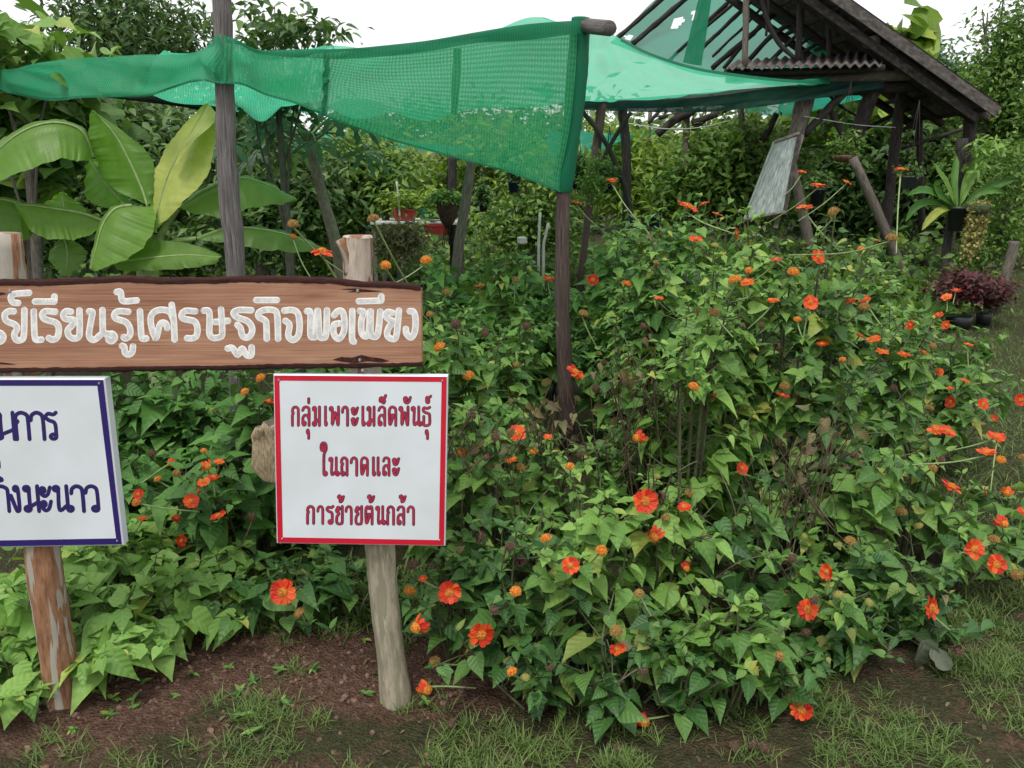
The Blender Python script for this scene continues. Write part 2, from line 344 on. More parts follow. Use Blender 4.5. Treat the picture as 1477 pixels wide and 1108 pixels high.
M['roof_edge'] = wood('grey_barge_board', (.035, .03, .028), (.09, .08, .072), (.17, .15, .135), 3, 8, .9, .8)
M['pot_black'] = plain('black_plastic_pot', (.018, .019, .024), .45, .3, 20, .05)
M['pot_grey'] = plain('grey_plastic_pot', (.10, .11, .12), .5, .3, 20, .05)
M['pot_red'] = plain('red_plastic_planter', (.38, .035, .03), .45, .25, 20, .05)
M['pot_green'] = plain('green_plastic_planter', (.02, .16, .11), .45, .25, 20, .05)
M['pot_brown'] = plain('brown_clay_bowl', (.22, .10, .075), .8, .3, 20, .1)
M['pot_blue'] = plain('navy_plastic_pot', (.02, .03, .07), .45, .3, 20, .05)
M['coir'] = wood('coir_husk', (.018, .012, .01), (.055, .035, .026), (.12, .08, .06), 8, 14, .95, 1.0)
M['table'] = plain('pale_table_top', (.5, .49, .45), .6, .2, 10, .1)
M['board'] = wood('chalky_board', (.10, .12, .115), (.20, .225, .215), (.34, .36, .35), 2, 14, .8, .4)
M['bead'] = leaf_mat('succulent_bead', (.20, .17, .05), (.32, .29, .09), (.42, .40, .14), (.4, .4, .2), .2, .4, 2)
M['moss'] = plain('moss_and_roots', (.07, .10, .03), .95, .6, 60, .8, 0, (.03, .03, .015))
M['rock'] = plain('soil_clod', (.20, .115, .08), .95, .5, 50, .6, 0, (.09, .05, .035))
M['log'] = wood('split_log_face', (.20, .14, .08), (.42, .33, .21), (.58, .49, .34), 3, 8, .85, .8)
M['wire'] = plain('thin_line', (.5, .52, .5), .6, .2, 10, 0)

# plank wood: long reddish grain along x
m, N, Lk, out = newmat('plank_wood'); geo = nd(N, 'ShaderNodeNewGeometry'); mp = nd(N, 'ShaderNodeMapping'); mp.inputs['Scale'].default_value = (1.1, 6, 11)
Lk.new(geo.outputs['Position'], mp.inputs[0])
n1 = nd(N, 'ShaderNodeTexNoise', Scale=2.2, Detail=8.0, Roughness=.62, Distortion=.5); Lk.new(mp.outputs[0], n1.inputs['Vector'])
mp2 = nd(N, 'ShaderNodeMapping'); mp2.inputs['Scale'].default_value = (2, 10, 110); Lk.new(geo.outputs['Position'], mp2.inputs[0])
n2 = nd(N, 'ShaderNodeTexNoise', Scale=2.0, Detail=5.0); Lk.new(mp2.outputs[0], n2.inputs['Vector'])
c = ramp(N, Lk, n1.outputs['Fac'], [(.28, (.20, .09, .055)), (.45, (.33, .16, .095)), (.62, (.41, .225, .14)), (.78, (.50, .33, .21))])
c = mixc(N, Lk, .35, c, mixc(N, Lk, n2.outputs['Fac'], (.6, .55, .5), (1.35, 1.35, 1.35)), 'MULTIPLY')
bs = nd(N, 'ShaderNodeBsdfPrincipled', Roughness=.6); Lk.new(c, bs.inputs['Base Color']); Lk.new(bump(N, Lk, n2.outputs['Fac'], .35, .004), bs.inputs['Normal'])
Lk.new(bs.outputs[0], out.inputs[0]); M['plank'] = m
# brush-painted lettering: white with greyer thin streaks
m, N, Lk, out = newmat('brushed_white_paint'); geo = nd(N, 'ShaderNodeNewGeometry'); mp = nd(N, 'ShaderNodeMapping'); mp.inputs['Scale'].default_value = (60, 60, 45)
Lk.new(geo.outputs['Position'], mp.inputs[0]); n1 = nd(N, 'ShaderNodeTexNoise', Scale=1.2, Detail=5.0, Roughness=.7); Lk.new(mp.outputs[0], n1.inputs['Vector'])
uv = nd(N, 'ShaderNodeUVMap'); sx = nd(N, 'ShaderNodeSeparateXYZ'); Lk.new(uv.outputs[0], sx.inputs[0])
cen = math_(N, Lk, 'SUBTRACT', 1.0, math_(N, Lk, 'ABSOLUTE', sx.outputs[0]))
f = math_(N, Lk, 'MULTIPLY', n1.outputs['Fac'], math_(N, Lk, 'MINIMUM', math_(N, Lk, 'MULTIPLY', cen, 2.2), 1.0))
c = ramp(N, Lk, f, [(.30, (.86, .86, .82)), (.56, (.60, .60, .60)), (.78, (.42, .41, .42))])
bs = nd(N, 'ShaderNodeBsdfPrincipled', Roughness=.55); Lk.new(c, bs.inputs['Base Color']); Lk.new(bs.outputs[0], out.inputs[0]); M['brush'] = m
# ground
m, N, Lk, out = newmat('soil_and_turf'); geo = nd(N, 'ShaderNodeNewGeometry')
n1 = nd(N, 'ShaderNodeTexNoise', Scale=2.0, Detail=8.0, Roughness=.6); n2 = nd(N, 'ShaderNodeTexNoise', Scale=45.0, Detail=8.0, Roughness=.75); n3 = nd(N, 'ShaderNodeTexNoise', Scale=9.0, Detail=5.0)
vo = nd(N, 'ShaderNodeTexVoronoi', Scale=110.0)
for n in (n1, n2, n3, vo): Lk.new(geo.outputs['Position'], n.inputs['Vector'])
soil = ramp(N, Lk, n2.outputs['Fac'], [(.3, (.055, .028, .02)), (.5, (.125, .07, .048)), (.7, (.23, .145, .105))])
turf = ramp(N, Lk, n2.outputs['Fac'], [(.3, (.03, .028, .014)), (.55, (.065, .066, .03)), (.75, (.12, .11, .06))])
at = nd(N, 'ShaderNodeAttribute', attribute_name='rnd')
f = ramp(N, Lk, math_(N, Lk, 'ADD', at.outputs['Fac'], math_(N, Lk, 'MULTIPLY', math_(N, Lk, 'SUBTRACT', n3.outputs['Fac'], .5), 1.2)), [(.35, (0, 0, 0)), (.65, (1, 1, 1))])
c = mixc(N, Lk, f, soil, turf)
bs = nd(N, 'ShaderNodeBsdfPrincipled', Roughness=.95); bs.inputs['Specular IOR Level'].default_value = .15; Lk.new(c, bs.inputs['Base Color'])
h = math_(N, Lk, 'ADD', n2.outputs['Fac'], math_(N, Lk, 'MULTIPLY', vo.outputs['Distance'], .8)); Lk.new(bump(N, Lk, h, .9, .025), bs.inputs['Normal'])
Lk.new(bs.outputs[0], out.inputs[0]); M['ground'] = m

# ------------------------------------------------------------------ leaf templates (length 1 along +y, normal +z)
def leaf_t(st, fold=.25, droop=.25, wave=0.0):
    """st = [(y_mid, half_width, y_edge)]"""
    V = []; UV = []
    for k, (ym, w, ye) in enumerate(st):
        zm = -droop * ym * ym; ze = -droop * ye * ye + fold * w + (wave * (1 if k % 2 else -1) * w)
        for s in (-1, 0, 1):
            V.append((s * w, ye if s else ym, ze if s else zm)); UV.append((.5 + s * w, ye if s else ym))
    n = len(st); F = grid_faces(n, 3)
    return np.array(V, float), [F], np.array(UV, float)
HEART = [(0, .10, -.07), (.10, .30, -.04), (.30, .385, .25), (.55, .27, .52), (.80, .11, .80), (1, .004, 1)]
LOBED = [(0, .07, -.02), (.12, .18, .05), (.30, .30, .33), (.36, .47, .55), (.42, .20, .47), (.70, .13, .68), (1, .004, 1)]
OVAL = [(0, .02, 0), (.15, .15, .13), (.4, .22, .4), (.7, .14, .7), (1, .004, 1)]
LOBEDN = [(0, .09, -.05), (.07, .20, -.03), (.17, .29, .08), (.27, .36, .25), (.34, .42, .42), (.40, .36, .47), (.47, .285, .48), (.60, .23, .59), (.76, .14, .75), (.90, .05, .89), (1, .003, 1)]
HEARTN = [(0, .13, -.085), (.05, .25, -.09), (.15, .35, .0), (.28, .385, .18), (.43, .345, .36), (.60, .25, .55), (.78, .125, .75), (.91, .045, .90), (1, .003, 1)]
LOBEDN_ = [(0, .08, -.04), (.07, .17, 0), (.17, .23, .14), (.26, .33, .34), (.31, .44, .50), (.37, .36, .50), (.42, .24, .47), (.55, .225, .55), (.72, .15, .71), (.88, .06, .87), (1, .003, 1)]
OVALN = [(0, .03, -.01), (.1, .13, .08), (.25, .20, .24), (.45, .215, .45), (.65, .16, .65), (.85, .07, .85), (1, .003, 1)]
T_near = [leaf_t(HEARTN, .22, .25), leaf_t(HEARTN, .45, .55, .04), leaf_t(HEARTN, .05, .1, .05), leaf_t(LOBEDN, .2, .3), leaf_t(LOBEDN, .4, .55), leaf_t(OVALN, .3, .4), leaf_t(OVALN, .15, .15)]
T_bush = [leaf_t(HEART, .22, .25), leaf_t(HEART, .45, .55, .12), leaf_t(HEART, .05, .1, .1), leaf_t(LOBED, .2, .3), leaf_t(LOBED, .4, .55), leaf_t(OVAL, .3, .4), leaf_t(OVAL, .15, .15)]
T_vine = [leaf_t(HEART, .15, .3), leaf_t(HEART, .35, .5, .06), leaf_t([(0, .12, -.12), (.1, .36, -.08), (.3, .47, .22), (.6, .32, .55), (.85, .1, .83), (1, .004, 1)], .15, .35)]
T_tree = [leaf_t([(0, .02, 0), (.45, .24, .42), (1, .005, 1)], .3, .3)]
T_long = [leaf_t([(0, .02, 0), (.35, .13, .33), (.7, .11, .7), (1, .003, 1)], .3, .4)]
T_blade = [leaf_t([(0, .035, 0), (.5, .03, .5), (1, .002, 1)], .2, .55)]
T_round = [leaf_t([(0, .2, -.15), (.15, .48, -.05), (.5, .52, .45), (.8, .3, .82), (1, .01, 1)], .12, .35)]
def palm_t(nl=7):
    V = []; F = []; UV = []; k = 0
    for i in range(nl):
        a = (i - (nl - 1) / 2) * (4.4 / nl); L = 1 - .25 * abs(a) / 2.2; c, s = math.cos(a), math.sin(a)
        pts = [(0, 0), (-.07, .35), (-.13, .5), (-.05, .6), (-.1, .78), (0, 1), (.1, .78), (.05, .6), (.13, .5), (.07, .35)]
        for x, y in pts:
            x *= L; y *= L; V.append((x * c + y * s, -x * s + y * c, -.3 * y * y)); UV.append((.5 + x, y))
        F += [[k, k + 9, k + 1, k], [k + 1, k + 9, k + 8, k + 2], [k + 2, k + 8, k + 7, k + 3], [k + 3, k + 7, k + 6, k + 4]]
        F[-4] = [k + 1, k, k + 9, k + 9]; k += 10
    V = np.array(V, float); q = []; t = []
    for i in range(nl):
        b = i * 10; t += [[b, b + 9, b + 1], [b + 4, b + 6, b + 5]]; q += [[b + 1, b + 9, b + 8, b + 2], [b + 2, b + 8, b + 7, b + 3], [b + 3, b + 7, b + 6, b + 4]]
    return V, [np.array(q), np.array(t)], np.array(UV, float)
T_palm = [palm_t(7)]
# ================================================================== GROUND
def gz(x, y):
    """gentle lie of the land: small humps near, level far"""
    r = .018 * math.sin(x * 2.1 + 1) * math.sin(y * 1.7) if y < 9 else 0
    near = 1.0 if y < 4 else 0
    return r + near * (.016 * noise.noise(Vector((x * 5, y * 5, 0))) + .010 * noise.noise(Vector((x * 22, y * 22, 3))) + .005 * noise.noise(Vector((x * 60, y * 60, 3))))
xs = np.concatenate([-np.geomspace(400, 3.2, 22), np.arange(-3.0, 4.0, .045), np.geomspace(4.1, 400, 24)])
ys = np.concatenate([-np.geomspace(60, 1.2, 8), np.arange(.9, 4.2, .04), np.geomspace(4.4, 600, 40)])
Vg = np.array([[(x, y, gz(x, y)) for y in ys] for x in xs])
soil_c = [(G(420, 955), .38, .14), (G(280, 980), .26, .07), (G(60, 1040), .34, .12), (G(540, 960), .25, .1), (G(620, 1010), .25, .05)]
def turfness(x, y):
    t = .62 + (.25 if y > 3.0 else 0)
    for c, a, b in soil_c: t -= .9 * math.exp(-(((x - c[0]) / a) ** 2 + ((y - c[1]) / b) ** 2))
    return t
Rg = np.array([[turfness(x, y) for y in ys] for x in xs])
g = Geo(); V, F, UV = loft(Vg, Vg[..., :2]); g.add(V, F, UV, Rg.ravel()); struct('ground', g, M['ground'])

# ================================================================== SIGN POSTS
def px_path(lst, n=8):
    """[(px,py,Y,width_px)] -> smooth centre line and radii"""
    pts = np.array([P(a, b, c) for a, b, c, w in lst]); d = proj(pts)[2]; r = np.array([w for *_, w in lst]) * d / FPX / 2
    q = smooth(np.column_stack([pts, r]), n); return q[:, :3], q[:, 3]
YP = 2.13
pts, rad = px_path([(571, 1006, YP, 46), (566, 962, YP, 42), (556, 880, YP, 41), (548, 790, YP, 42), (536, 650, YP, 45), (524, 500, YP + .01, 45), (517, 410, YP + .01, 42), (516, 342, YP + .01, 44)])
pts[0, 2] = -.06
t = thing('sign_post', (pts[0, 0], pts[0, 1], 0), 'peeled round post under the red bordered sign, cut stub on its top', 'post', 'peeled posts carrying the signs')
k = 35
g = Geo(); V, F, UV = tube(pts[:k], rad[:k], 18, .035, False, 1); g.add(V, F, UV); part('lower_trunk', g, M['post_r'], t)
g = Geo(); V, F, UV = tube(pts[k - 1:], rad[k - 1:], 18, .03, False, 2); g.add(V, F, UV)
top = pts[-1]; a = np.linspace(0, 6.283, 19)[:-1]; r0 = rad[-1]
ring = lambda r, z: np.stack([top[0] + r * np.cos(a), top[1] + r * np.sin(a), np.full(18, top[2] + z)], -1)
V = np.vstack([ring(r0 * 1.0, -.002), ring(r0 * .93, .004), ring(r0 * .5, .005), [top + [0, 0, .003]]]); q = []
for k_ in range(2): q += [[k_ * 18 + j, k_ * 18 + (j + 1) % 18, k_ * 18 + 18 + (j + 1) % 18, k_ * 18 + 18 + j] for j in range(18)]
g.add(V, [np.array(q), np.array([[36 + j, 36 + (j + 1) % 18, 54] for j in range(18)])], V[:, :2] * 3); part('upper_trunk', g, M['post_t'], t)
g = Geo(); V, F, UV = tube(smooth([P(506, 395, YP - .005), P(502, 372, YP - .012), P(490, 346, YP - .02)], 4), [.018, .017, .016, .015, .0145, .014, .0135, .013, .0125], 10, .06, True, 3); g.add(V, F, UV); part('branch_stub', g, M['post_l'], t)
pts, rad = px_path([(97, 1040, YP - .02, 50), (92, 1000, YP - .02, 48), (76, 900, YP - .02, 46), (62, 800, YP - .02, 46), (45, 650, YP - .01, 45), (25, 500, YP, 44), (9, 336, YP, 40)])
pts[0, 2] = -.06
t = thing('sign_post', (pts[0, 0], pts[0, 1], 0), 'peeling red and white log post under the blue bordered sign', 'post', 'peeled posts carrying the signs')
g = Geo(); V, F, UV = tube(pts, rad, 18, .05, True, 5); g.add(V, F, UV * [1.4, 1]); part('trunk', g, M['post_l'], t)

# ================================================================== NAME BOARD (wooden plank)
YB = 2.075
topc = [(-190, 404), (-80, 404), (0, 403), (60, 403.5), (130, 400), (180, 397.5), (230, 401), (290, 400.5), (350, 398), (420, 399), (480, 401), (520, 406), (560, 407), (607, 411)]
botc = [(-190, 541), (-80, 540), (0, 538), (60, 538), (130, 537.5), (200, 536), (260, 535), (330, 534.5), (400, 532.5), (460, 532), (520, 531), (560, 530.5), (608, 529)]
tx = np.linspace(-190, 607, 120); tp = np.interp(tx, *zip(*topc)); bt = np.interp(tx, *zip(*botc))
tp = tp + rng.normal(0, .25, 120); bt = bt + rng.normal(0, .25, 120)
TH = .032
F_t = np.array([P(a, b, YB) for a, b in zip(tx, tp)]); F_b = np.array([P(a, b, YB) for a, b in zip(tx + (tx > 600) * 1.5, bt)])
t = thing('name_board', (F_b[60, 0], YB, F_b[60, 2]), 'long live-edged brown plank with white hand painted lettering nailed across both posts', 'wooden sign')
rows = []
for k in range(120):
    a, b = F_t[k], F_b[k]; e = (a - b) * .055
    prof = [b + e * .9 + [0, TH, 0], b + e * .9, b + (a - b) * .3, b + (a - b) * .5, b + (a - b) * .7, a - e, a - e + [0, TH, 0], b + e * .9 + [0, TH, 0]]
    rows.append(prof)
g = Geo(); V, F, UV = loft(rows); g.add(V, F, UV)
ends = Geo()
for k in (0, 119):
    n0 = g.n; g.add(np.array(rows[k][:7]), [np.array([[0, 1, 2, 6], [2, 3, 5, 6]]) if k else np.array([[6, 2, 1, 0], [6, 5, 3, 2]]), np.array([[3, 4, 5]])])
part('plank', g, M['plank'], t, smooth=False)
def bark_edge(edge, inner, sgn, seed):
    r = np.random.default_rng(seed); rows = []
    for k in range(120):
        e = edge[k]; i = inner[k]; w = (i - e); j = r.normal(0, .0012, 3)
        rows.append([i + w * .15 * abs(j[0]) * 400 + [0, -.0012, 0], e + w * .45 + [0, -.0035 + j[0], 0], e + [0, .003, j[1]], e + [0, TH * .6, j[2] - sgn * .002], e + w * .3 + [0, TH + .002, 0]])
    g = Geo(); V, F, UV = loft(rows, np.stack(np.broadcast_arrays(np.linspace(0, 1, 5)[None], np.linspace(0, 1.5, 120)[:, None]), -1)); g.add(V, F, UV); return g
part('bark_edge', bark_edge(F_t, F_t - (F_t - F_b) * .062, 1, 3), M['bark_edge'], t)
part('bark_edge', bark_edge(F_b, F_b + (F_t - F_b) * .055, -1, 4), M['bark_edge'], t)
# dark knots round the nails
def on_plane(px, py, Y, lift=0.0): return P(px, py, Y - lift)
def blob(lst, Y, z, name, mat, parent):
    g = Geo(); c = np.mean([on_plane(a, b, Y, z) for a, b in lst], 0); V = np.array([on_plane(a, b, Y, z) for a, b in lst] + [c]); n = len(lst)
    g.add(V, [np.array([[i, (i + 1) % n, n] for i in range(n)])], V[:, [0, 2]] * 4); return part(name, g, mat, parent)
blob([(480, 519), (492, 515), (508, 516), (521, 512), (534, 515), (550, 517), (562, 521), (550, 523), (530, 521), (512, 524), (494, 522)], YB, .0008, 'knot', M['bark_edge'], t)
blob([(490, 417.3), (512, 416), (540, 419), (553, 420), (540, 421), (516, 421.5), (500, 421.5), (512, 419)], YB, .0008, 'knot', M['bark_edge'], t)
blob([(-20, 521), (6, 523), (24, 526), (10, 526), (-20, 524)], YB, .0008, 'knot', M['bark_edge'], t)
blob([(-20, 421), (4, 422), (10, 424), (0, 426), (-20, 427)], YB, .0008, 'knot', M['bark_edge'], t)
def screw(px, py, Y, r=.0045, parent=t):
    c = P(px, py, Y); th = np.linspace(0, 6.283, 13)[:-1]; g = Geo()
    rg = lambda rr, y: np.stack([c[0] + rr * np.cos(th), np.full(12, c[1] + y), c[2] + rr * np.sin(th)], -1)
    V = np.vstack([rg(r, .001), rg(r, -.0015), rg(r * .75, -.003), rg(r * .3, -.002), [c + [0, -.001, 0]]]); q = []
    for k in range(3): q += [[k * 12 + j, k * 12 + (j + 1) % 12, k * 12 + 12 + (j + 1) % 12, k * 12 + 12 + j] for j in range(12)]
    g.add(V, [np.array(q), np.array([[36 + j, 36 + (j + 1) % 12, 48] for j in range(12)])]); part('screw', g, M['steel'], parent)
for a, b in ((516, 419.5), (519, 519.5), (523, 534.5), (14, 420)): screw(a, b, YB if b < 530 else YB - .002)

# ------------------------------------------------------------------ brush strokes / print strokes
def stroke(g, pts, w, Yf, h, flat=False):
    """raised ribbon with round ends following pts (pixels), full width w px, on plane function Yf(px,py)->point, normal -y"""
    q = smooth(np.array(pts, float), 5) if len(pts) > 2 else np.array([np.array(pts[0]) * (1 - s) + np.array(pts[1]) * s for s in np.linspace(0, 1, 5)], float)
    d = unit(q[1:] - q[:-1]); 
    n = len(q); tg = np.vstack([d[:1], d[:-1] + d[1:], d[-1:]]); tg = unit(tg)
    rows = []; hw = w / 2
    caps = [(-.98, .2), (-.72, .70), (-.35, .94)]
    seq = [(q[0] + tg[0] * hw * a, tg[0], b) for a, b in caps] + [(q[i], tg[i], 1) for i in range(n)] + [(q[-1] - tg[-1] * hw * a, tg[-1], b) for a, b in caps[::-1]]
    uvs = []
    for c, tt, s in seq:
        nr = np.array([-tt[1], tt[0]]); row = []; uu = []
        for u, z in ((-1, -.2), (-.86, .8), (0, 1), (.86, .8), (1, -.2)):
            p = c + nr * hw * u * s; row.append(Yf(p[0], p[1], h * z)); uu.append((u * s, 0))
        rows.append(row); uvs.append(uu)
    V, F, UV = loft(rows, uvs); g.add(V, F, UV)
g = Geo(); z1 = lambda l: [(x / 4.7645, y / 4.7645 + 400) for x, y in l]; z2 = lambda l: [(x / 4.7645 + 300, y / 4.7645 + 400) for x, y in l]
S1 = [[(-40, 430), (-30, 385), (5, 385), (24, 412), (8, 440), (-20, 440)],
 [(95, 235), (60, 235), (32, 260), (45, 300), (100, 325), (118, 352), (98, 395), (112, 430), (142, 432), (164, 400), (168, 226)],
 [(200, 108), (100, 116), (74, 140), (88, 172), (125, 178)],
 [(232, 235), (238, 400), (250, 430), (285, 430)],
 [(240, 168), (372, 168)], [(374, 168), (374, 132)],
 [(380, 238), (312, 235), (290, 260), (310, 290), (382, 312), (404, 350), (395, 410), (362, 430), (335, 418)],
 [(488, 238), (455, 234), (435, 258), (450, 286), (512, 296), (492, 335), (466, 365), (475, 405), (508, 422), (538, 412), (548, 375), (546, 228)],
 [(612, 235), (636, 242), (626, 300), (612, 390), (626, 425), (655, 428), (705, 388), (765, 395)], [(704, 226), (707, 385)], [(735, 400), (770, 388), (790, 415), (768, 440), (745, 430)],
 [(802, 102), (828, 102), (836, 150), (856, 166), (940, 160)],
 [(882, 238), (812, 235), (785, 258), (800, 286), (862, 308), (892, 348), (892, 400), (862, 422), (850, 412)],
 [(838, 472), (855, 482), (860, 520), (884, 532), (908, 516), (914, 476)],
 [(962, 234), (972, 400), (984, 424), (1006, 422)],
 [(1068, 418), (1048, 368), (1035, 290), (1055, 242), (1110, 224), (1165, 238), (1190, 285)], [(1076, 412), (1102, 322), (1138, 318), (1150, 350)], [(1180, 190), (1194, 300), (1200, 430)],
 [(1342, 235), (1276, 232), (1248, 258), (1262, 286), (1332, 302), (1356, 342), (1352, 400), (1325, 420), (1286, 420)]]
S2 = [[(-28, 230), (6, 234), (12, 300), (10, 385), (32, 416), (76, 414), (98, 386), (90, 222)], [(50, 308), (138, 300)],
 [(298, 228), (216, 226), (175, 244), (200, 276), (270, 302), (302, 345), (298, 390), (268, 416), (236, 400), (224, 352), (202, 328)],
 [(136, 490), (168, 488), (206, 534), (234, 490), (266, 536), (298, 534), (300, 482)],
 [(332, 158), (474, 158)],
 [(404, 424), (402, 340), (394, 300), (350, 275), (350, 245), (390, 226), (450, 228), (476, 262), (482, 424)],
 [(524, 230), (580, 226), (618, 250), (630, 330), (620, 402), (584, 432), (552, 402), (560, 330), (532, 300)],
 [(680, 234), (704, 246), (704, 392), (722, 412), (745, 392), (752, 232)], [(756, 232), (766, 396), (790, 416), (812, 392), (818, 228)],
 [(866, 262), (892, 234), (924, 238), (938, 300), (932, 378), (898, 424), (866, 392), (866, 330), (902, 318)],
 [(992, 232), (990, 420), (1002, 444)],
 [(1044, 232), (1070, 242), (1054, 300), (1056, 378), (1078, 406), (1104, 384), (1114, 236)], [(1118, 236), (1118, 382), (1140, 410), (1168, 386), (1184, 236)],
 [(1036, 166), (1190, 162)], [(1191, 160), (1191, 132)],
 [(1268, 246), (1236, 240), (1222, 266), (1246, 292), (1272, 308), (1240, 350), (1232, 398), (1262, 424), (1294, 404), (1312, 230)],
 [(1386, 234), (1412, 238), (1426, 282), (1422, 370), (1396, 414), (1366, 390), (1360, 356)]]
pf = lambda px, py, h: P(px, py, YB - h)
for i, s in enumerate(S1 + S2):
    s = (z1 if i < len(S1) else z2)(s); stroke(g, s, 9.8, pf, .0004 + .00008 * (i % 5))
part('painted_lettering', g, M['brush'], t, smooth=False)

# ================================================================== PRINTED SIGNS
def lp(cx, cy, rx=.2, ry=.085, a0=0.0, turn=1.0, n=8):
    return [(cx + rx * math.cos(a0 + turn * 6.283 * k / n), cy + ry * math.sin(a0 + turn * 6.283 * k / n)) for k in range(n + 1)]
GL = {
 'ก': [[(0, 0), (0, .55), (.16, .66), (0, .74), (.1, .92), (.5, 1), (.9, .92), (1, .75), (1, 0)]],
 'ล': [[(0, .82), (.2, .96), (.55, 1), (.9, .94), (1, .78), (1, 0)], [(1, .3), (.75, .52), (.35, .55), (.05, .42), (.02, .2)] + lp(.22, .1, .2, .085, 3.14, 1)],
 'ม': [lp(.2, .9, .18, .08, 0, 1) + [(.36, .7), (.36, .2)] + lp(.2, .09, .2, .085, .6, 1), [(.3, .15), (1, .36)], [(1, 1), (1, 0)]],
 'เ': [[(.15, 1), (.15, .2)] + lp(.5, .09, .34, .085, 3.14, -1)],
 'พ': [lp(.12, .9, .13, .08, 0, 1) + [(.26, .7), (.26, .02), (.6, .72), (.92, .02), (1, .3), (1, 1)]],
 'า': [[(0, .72), (.1, .9), (.5, 1), (.9, .92), (1, .72), (1, 0)]],
 'ะ': [lp(.24, .84, .22, .09, 0, 1) + [(.12, .7), (.4, .6), (.75, .68), (1, .95)], lp(.24, .28, .22, .09, 0, 1) + [(.12, .14), (.4, .02), (.75, .1), (1, .38)]],
 'ด': [lp(.5, .5, .17, .07, 0, 1) + [(.5, .38), (.12, .04), (0, .35), (0, .8), (.2, .96), (.5, 1), (.85, .94), (1, .78), (1, 0)]],
 'ต': [lp(.5, .5, .17, .07, 0, 1) + [(.5, .38), (.12, .04), (0, .35), (0, .85), (.25, 1), (.5, .88), (.78, 1), (1, .84), (1, 0)]],
 'น': [lp(.15, .9, .16, .08, 0, 1) + [(.28, .7), (.28, .04), (.8, .22)], [(.85, 1), (.85, .2)] + lp(1.0, .09, .17, .085, 3.14, -1)],
 'ธ': [[(1, .98), (.6, .92), (.1, .95), (0, .80), (.3, .70), (.9, .62), (1, .45), (1, .1), (.7, 0), (.12, .0), (.08, .2), (.08, .48)]],
 'ถ': [lp(.30, .09, .2, .085, 3.14, -1) + [(.10, .3), (.10, .55), (.26, .64), (.03, .74), (.15, .92), (.5, 1), (.9, .92), (1, .75), (1, 0)]],
 'ใ': [lp(.42, 1.56, .24, .12, 0, 1) + [(.2, 1.42), (0, 1.55), (.05, 1.75), (.4, 1.86), (.85, 1.78), (.95, 1.5), (.6, 1.25), (.52, 1.0), (.52, .2)] + lp(.78, .09, .24, .085, 3.14, -1)],
 'ร': [[(1, 1), (.75, .93), (.3, .96), (.05, .84), (.3, .72), (.75, .64), (.88, .5), (.88, .2)] + lp(.62, .09, .26, .085, 0, -1)],
 'ย': [lp(.3, .88, .16, .08, 0, 1) + [(.1, .86), (.0, .72), (.4, .58), (.08, .42), (0, .15), (.2, 0), (.8, 0), (1, .14), (1, 1)]],
 'ว': [[(0, .74), (.12, .92), (.5, 1), (.9, .92), (1, .7), (1, .2)] + lp(.75, .09, .25, .085, 0, -1)],
 'ง': [lp(.6, .9, .2, .08, 0, 1) + [(.85, .7), (.85, .1), (.7, .0), (.5, .06), (0, .62)]],
 'ek': [[(.5, 1), (.5, 0)]],
 'u': [lp(.3, .78, .3, .2, 0, 1) + [(.75, .6), (.75, 0)]],
 'tk': [lp(.62, .25, .2, .22, 1.5, 1) + [(.3, .5), (.05, .2), (.05, .6), (.3, .72), (.8, .65), (1, 1)]],
 'han': [lp(.2, .72, .2, .26, 0, 1) + [(.05, .3), (.35, 0), (.75, .2), (1, 1)]],
 'thant': [lp(.35, .28, .26, .26, 0, 1) + [(.1, .5), (.2, .85), (.6, .75), (1, 1)]],
 'tho': [lp(.2, .8, .2, .18, 0, 1) + [(.42, .6), (.3, .1), (.7, .2), (1, .85)]],
 'i': [[(0, .1), (.2, .75), (.55, .9), (.95, .1), (.5, .0), (0, .1)]],
}
def sign_text(parent, items, pf, w, edge, fill, shear=0.0):
    """items: (glyph, x0, x1, ytop, ybase) in pixels: the box of the stroke outlines"""
    for k, (gname, x0, x1, yt, yb) in enumerate(items):
        ge, gf = Geo(), Geo()
        hw = w / 2; X0, X1, Yt, Yb = x0 + hw, x1 - hw, yt + hw, yb - hw
        for s in GL[gname]:
            pp = [(X0 + (X1 - X0) * a + shear * (Yb - (Yb - Yt) * b - 700), Yb - (Yb - Yt) * b) for a, b in s]
            lift = .00010 * (k % 3)
            stroke(ge, pp, w, lambda a, b, h: pf(a, b, h + lift), .0006)
            if fill is not None: stroke(gf, pp, w * .56, lambda a, b, h: pf(a, b, h + .0006 + lift), .0004)
        lo = part('letter', ge, edge, parent, smooth=False)
        if fill is not None: part('letter_fill', gf, fill, lo, smooth=False)
def plane_pf(A, B, Cc):
    """ray-cast a pixel on the plane through A,B,C; returns f(px,py,lift)"""
    n = unit(np.cross(B - A, Cc - A)); n = n if n[1] < 0 else -n; O = np.array([0, 0, CAMZ]); k = (A - O) @ n
    def f(px, py, h=0.0):
        d = P(px, py, 1.0) - O; return O + d * (k / (d @ n)) + n * h
    return f
